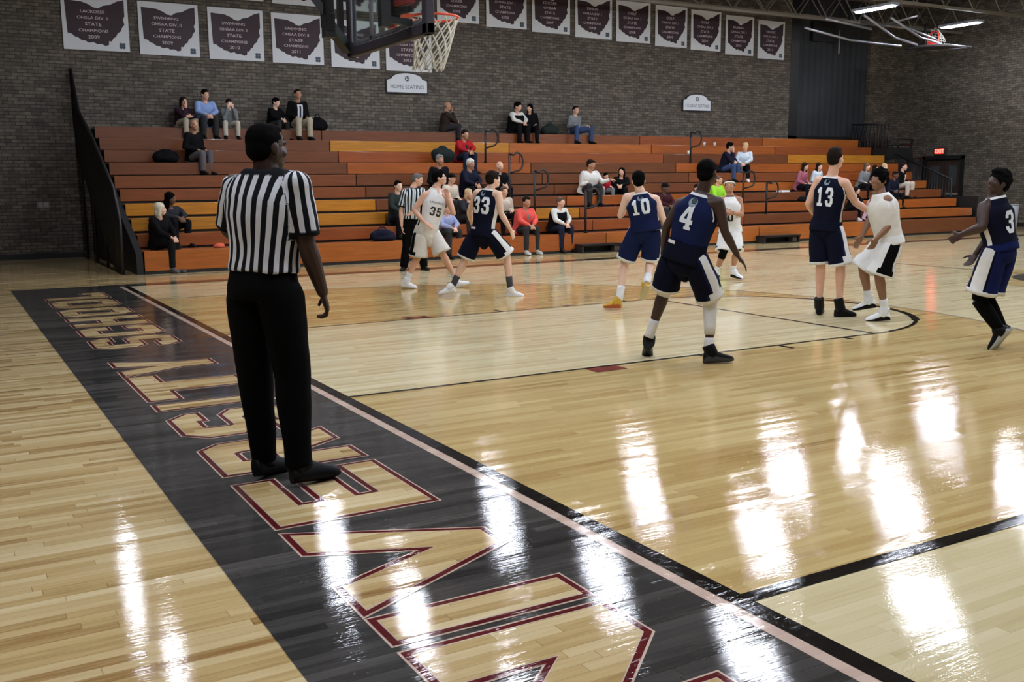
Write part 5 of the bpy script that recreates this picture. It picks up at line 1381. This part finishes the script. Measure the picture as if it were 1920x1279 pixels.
SP('woman in dark jacket and pale trousers, hand at chin, leftmost on the top row', 2.53, 10, 0.57, 25, .16, .92, T_PLUM, K_KHA, ('bob',H_DBR), S_LT, 'chin', head=(20,-.1))
SP('man in light blue shirt and dark trousers, arms crossed, top row against the wall', 3.01, 10, 0.74, 5, .20, 1.02, T_BLUE, K_DG, ('short',H_BLK), S_LT, 'knees', wide=1.08, head=(15,-.15))
SP('child in grey top and whitish trousers with hands at the face, beside the blue-shirted man', 3.53, 10, 0.57, 0, .15, .82, T_GREY, K_WHT, ('full',H_DBR), S_PALE, 'face')
SP('dark-haired boy in black jacket leaning forward, left of the man in the suit', 4.62, 10, 0.62, 30, .18, .90, T_BLK, K_DG, ('full',H_BLK), S_PALE, 'clasp', head=(35,-.15))
SP('man in black suit jacket, navy tie and khaki trousers on the top row', 5.15, 10, 0.82, 5, .04, 1.05, T_BLK, K_KHA, ('short',H_DBR), S_TAN, 'lap', wide=1.12, extra=suit, head=(0,.1))
SP('balding man in black top and grey trousers, two rows below the blue-shirted man', 2.38, 7, 0.77, 30, .06, 1.0, T_BLK, K_GRY, ('thin',H_GREY), S_TAN, 'lap', spread=.10, head=(15,.05))
SP('man in dark jacket sitting sideways with hand at mouth, alone under the banners', 9.06, 10, 0.66, 65, .10, .96, T_BRN, T_CHAR, ('thin',H_GREY), S_TAN, 'chin', head=(60,-.1))
SP('bearded man in black vest over white sleeves, top row', 11.13, 10, 0.71, 10, .15, 1.02, T_WHT, K_BLK, ('full',H_BLK), S_LT, 'clasp', wide=1.1, extra=vest(T_BLK), head=(25,-.1))
SP('long-haired person in dark clothes close beside the man in the black vest', 11.54, 10, 0.69, -20, .10, .95, T_BLK, K_BLK, ('long',H_BLK), S_LT, 'lap', head=(-60,-.1), back=.25)
SP('man in grey sweater and jeans leaning back on the top row, legs apart', 12.96, 10, 0.67, 15, .0, .98, T_GREY, K_JEAN, ('short',H_DBR), S_LT, 'lap', spread=.30, head=(0,.05))
SP('man in red shirt and dark jeans, one row above the white-haired man', 8.73, 7, 0.68, 10, .14, 1.0, T_RED, K_DJ, ('short',H_DBR), S_TAN, 'clasp', extra=vneck(T_CHAR), wide=1.05)
SP('bearded man with glasses in dark jacket, above number 35', 7.26, 4, 0.83, 5, .08, 1.04, T_BLK, K_BLK, ('short',H_GREY), S_TAN, 'lap', wide=1.1)
SP('white-haired man in navy coat below the man in red', 8.02, 4, 0.75, 15, .12, 1.0, T_NVY, K_BLK, ('short',H_WHT), S_TAN, 'clasp', wide=1.1, head=(20,-.3))
SP('bald man in dark jacket above number 33', 8.77, 4, 0.69, 5, .10, .98, T_BLK, K_BLK, ('thin',H_GREY), S_LT, 'clasp', wide=1.05)
SP('person in black cap and cream and black coat, between numbers 35 and 33', 7.27, 3, 0.69, 20, .10, .95, T_CRM, K_DG, ('cap',T_BLK), S_LT, 'lap', extra=chest_band(T_BLK))
SP('blonde woman in grey jacket with white shirt, left of number 33', 7.40, 2, 0.63, 10, .12, .93, T_CHAR, K_DG, ('bob',H_BLD), S_LT, 'clasp', extra=openwhite)
SP('spectator in white jacket half hidden behind number 33', 8.27, 2, 0.67, 0, .08, .95, T_CRM, K_BLK, ('short',H_BR), S_LT, 'lap', extra=chest_band(T_BLK))
SP('dark-haired boy in dark green jacket behind the far referee', 5.78, 2, 0.81, 10, .10, .95, T_GRN, K_BLK, ('short',H_BLK), S_PALE, 'clasp')
SP('spectator in pale blue shirt and dark trousers on the front row behind number 35', 6.62, 1, 0.62, 15, .15, .97, T_SKY, K_DG, ('short',H_BR), S_LT, 'clasp')
SP('man in coral pullover and dark trousers on the front row', 8.51, 1, 0.71, 5, .18, 1.02, T_COR, K_DG, ('short',H_DBR), S_TAN, 'clasp', wide=1.15, extra=vneck(T_GREY), shoes=SH_G, head=(0,-.15))
SP('boy in black vest over white sleeves and jeans on the front row', 9.38, 1, 0.69, 10, .16, .98, T_WHT, K_DJ, ('short',H_BR), S_LT, 'clasp', extra=vest(T_BLK), wide=1.0)
SP('big man in white sweatshirt reaching towards a child, fourth row', 11.28, 4, 0.73, -5, .10, 1.05, T_WHT, K_DG, ('short',H_DBR), S_TAN, 'reach', wide=1.22, head=(30,-.25))
SP('small child in red vest between the big man in white and a dark-haired woman', 11.72, 4, 0.46, 0, .05, .68, C_('child_red',(176,44,60)), T_GREY, ('full',H_BLK), S_LT, 'lap')
SP('dark-haired woman in black top right of the child in red', 12.19, 4, 0.56, -30, .10, .90, T_BLK, K_BLK, ('long',H_BLK), S_LT, 'clasp', head=(-50,-.1))
SP('man in dark cap and maroon jersey with white band, right of number 10', 12.68, 2, 0.70, 5, .08, .98, T_MAR, K_DG, ('cap',T_BLK), S_BRN, 'clasp', extra=chest_band(WHT), wide=1.05)
SP('spectator in purple hidden behind number 4', 13.67, 2, 0.67, 0, .08, .92, T_PURP, K_BLK, ('short',H_DBR), S_LT, 'clasp')
SP('spectator in bright lime green shirt behind number 4', 14.35, 2, 0.87, 10, .08, .95, T_LIME, K_BLK, ('short',H_BR), S_LT, 'clasp', head=(20,-.1))
SP('dark-haired man in dark jacket and jeans, hand at mouth, high on the right section', 16.65, 6, 0.71, 25, .16, .98, T_NVY, K_JEAN, ('full',H_BLK), S_LT, 'chin', head=(40,-.1), extra=openwhite)
SP('blond person in white and pale blue top and black trousers, bowed to the left', 17.20, 6, 0.71, -35, .14, .95, T_DENW, K_BLK, ('full',H_BLD), S_LT, 'clasp', head=(-70,-.3), shoes=SH_W)
SP('dark-haired girl in mauve top, left of number 13', 18.41, 4, 0.69, 15, .14, .90, T_PINK, K_BLK, ('long',H_DBR), S_LT, 'lap')
SP('dark-haired girl in white top right beside the girl in mauve', 18.95, 4, 0.69, 10, .12, .88, T_DENW, K_BLK, ('long',H_DBR), S_PALE, 'lap')
SP('long-haired girl in grey sweater sitting between number 13 and the white player', 20.88, 4, 0.68, 5, .12, .90, T_GREY, K_BLK, ('long',H_BR), S_PALE, 'lap')
SP('girl in plum top right of the girl in grey sweater', 21.24, 4, 0.63, 5, .10, .85, T_PLUM, K_BLK, ('long',H_DBR), S_PALE, 'lap')
SP('fair-haired girl above the head of the white player', 21.63, 4, 0.67, 0, .08, .88, T_CHAR, K_BLK, ('bob',H_BLD), S_PALE, 'lap')
SP('person in navy shirt with white print, right of the head of the white player', 21.45, 3, 0.70, 5, .10, .90, T_NVY, K_BLK, ('short',H_DBR), S_BRN, 'lap', extra=chest_band(C_('print_grey',(140,160,164))))
SP('man in black jacket and cream trousers wearing dark glasses, rightmost spectator', 22.46, 4, 0.68, 20, .08, .96, T_BLK, K_WHT, ('short',H_DBR), S_LT, 'lap', spread=.2, extra=openwhite)
SP('girl in dark jacket and white sleeves under the outstretched arm of number 13', 19.27, 2, 0.56, 15, .10, .85, T_BLK, K_BLK, ('long',H_DBR), S_PALE, 'clasp', extra=openwhite, shoes=SH_W)
SP('girl in pale pink top on the front row beside the white player', 19.35, 1, 0.71, 10, .10, .88, C_('pale_pink',(206,176,188)), K_DJ, ('long',H_BR), S_PALE, 'clasp', shoes=SH_W)
SP('blonde woman in long black coat at the left end of the front row', 0.98, 1, 0.72, 35, .12, .98, T_BLK, C_('skirt_black',(24,24,26)), ('bob',C_('platinum',(208,200,176))), S_LT, 'clasp', head=(75,0), shoes=K_GRY, spread=.06)
SP('black-haired woman in dark clothes on the second row at the left end', 1.27, 2, 0.63, 25, .10, 1.0, T_CHAR, K_BLK, ('long',H_BLK), S_BRN, 'clasp', head=(60,-.15))

# things left on the benches
def bag(x, row, w, h, d, m, label, cat='bag', y=.25, strap=True, rot=0):
    z = rowz(row)-.003; yy = rowy(row)+y
    e = empty('bag' if cat == 'bag' else 'folded_coat', (x,yy,z), label, cat)
    b = Blob(); b.cone((x-w*.35,yy,z+h*.42),(x+w*.35,yy,z+h*.42),h*.42,h*.40,14); b.ell((x,yy,z+h*.5),(w*.46,0,0),(0,d*.5,0),(0,0,h*.5))
    b.ell((x+w*.1,yy-.02,z+h*.3),(w*.5,0,0),(0,d*.55,0),(0,0,h*.3))
    me = b.mesh('bag', .012, 2, m, noise=.03, nscale=5)
    for v in me.vertices: v.co.z = max(v.co.z, z+.001)
    put('bag_body' if cat == 'bag' else 'fabric_fold', me, e)
    if strap:
        b = MB(); b.tube([(x-w*.2,yy,z+h*.8),(x-w*.1,yy,z+h*1.15),(x+w*.1,yy,z+h*1.15),(x+w*.2,yy,z+h*.8)], .012, m); put('bag_handle', b.mesh('bag_handle'), e)
bag(5.67, 10, .34, .34, .24, T_BLK, 'black bag on the top row right of the man in the suit', y=.3)
bag(12.21, 10, .40, .30, .26, C_('bag_dark',(40,46,44)), 'dark backpack alone on the top row left of the man in the grey sweater')
bag(1.79, 7, .42, .30, .30, T_BLK, 'black coat heaped beside the balding man in grey trousers', 'coat', strap=False)
bag(8.10, 7, .36, .42, .26, C_('coat_green',(36,42,42)), 'dark coat hung on the bench left of the man in red', 'coat', y=.1, strap=False)
bag(5.18, 1, .50, .24, .28, C_('bag_navy',(26,28,44)), 'dark navy bag on the front row left of the far referee', y=.18)
bag(1.95, 1, .20, .10, .14, C_('item_salmon',(206,96,72)), 'small salmon pink pouch on the front row right of the two women', strap=False, y=.12)
bag(16.04, 6, .46, .30, .30, T_BLK, 'black coat on the bench left of the man with hand at mouth', 'coat', strap=False)
bag(17.97, 3, .34, .16, .24, T_BLK, 'small black bag on the bench left of the girl in mauve', strap=False, y=.3)
def paper(x, row, w, label, y=.2, n='paper_stack', cat='papers'):
    z = rowz(row)-.002; b = MB(); b.box((x,rowy(row)+y,z),(x+w,rowy(row)+y+.2,z+.05), WHT); o = b.build(n, None, .004, (x,rowy(row)+y,z)); tag(o, label, cat)
paper(17.44, 4, .30, 'white stack of papers on the bench left of the girl in mauve', .05)
def cup(x, row, label):
    z = rowz(row)-.002; y = rowy(row)+.08; b = MB(); b.tube([(x,y,z),(x,y,z+.09)], [.028,.038], WHT, 14); b.tube([(x,y,z+.09),(x,y,z+.1)], .041, WHT, 14)
    o = b.build('paper_cup', None, 0, (x,y,z)); tag(o, label, 'cup', 'cups left on the upper benches')
cup(17.04, 9, 'white cup on the ninth row, left one of two close together'); cup(17.43, 9, 'white cup on the ninth row, right one of two close together'); cup(16.00, 8, 'single white cup on the bench left of the topmost right handrail')
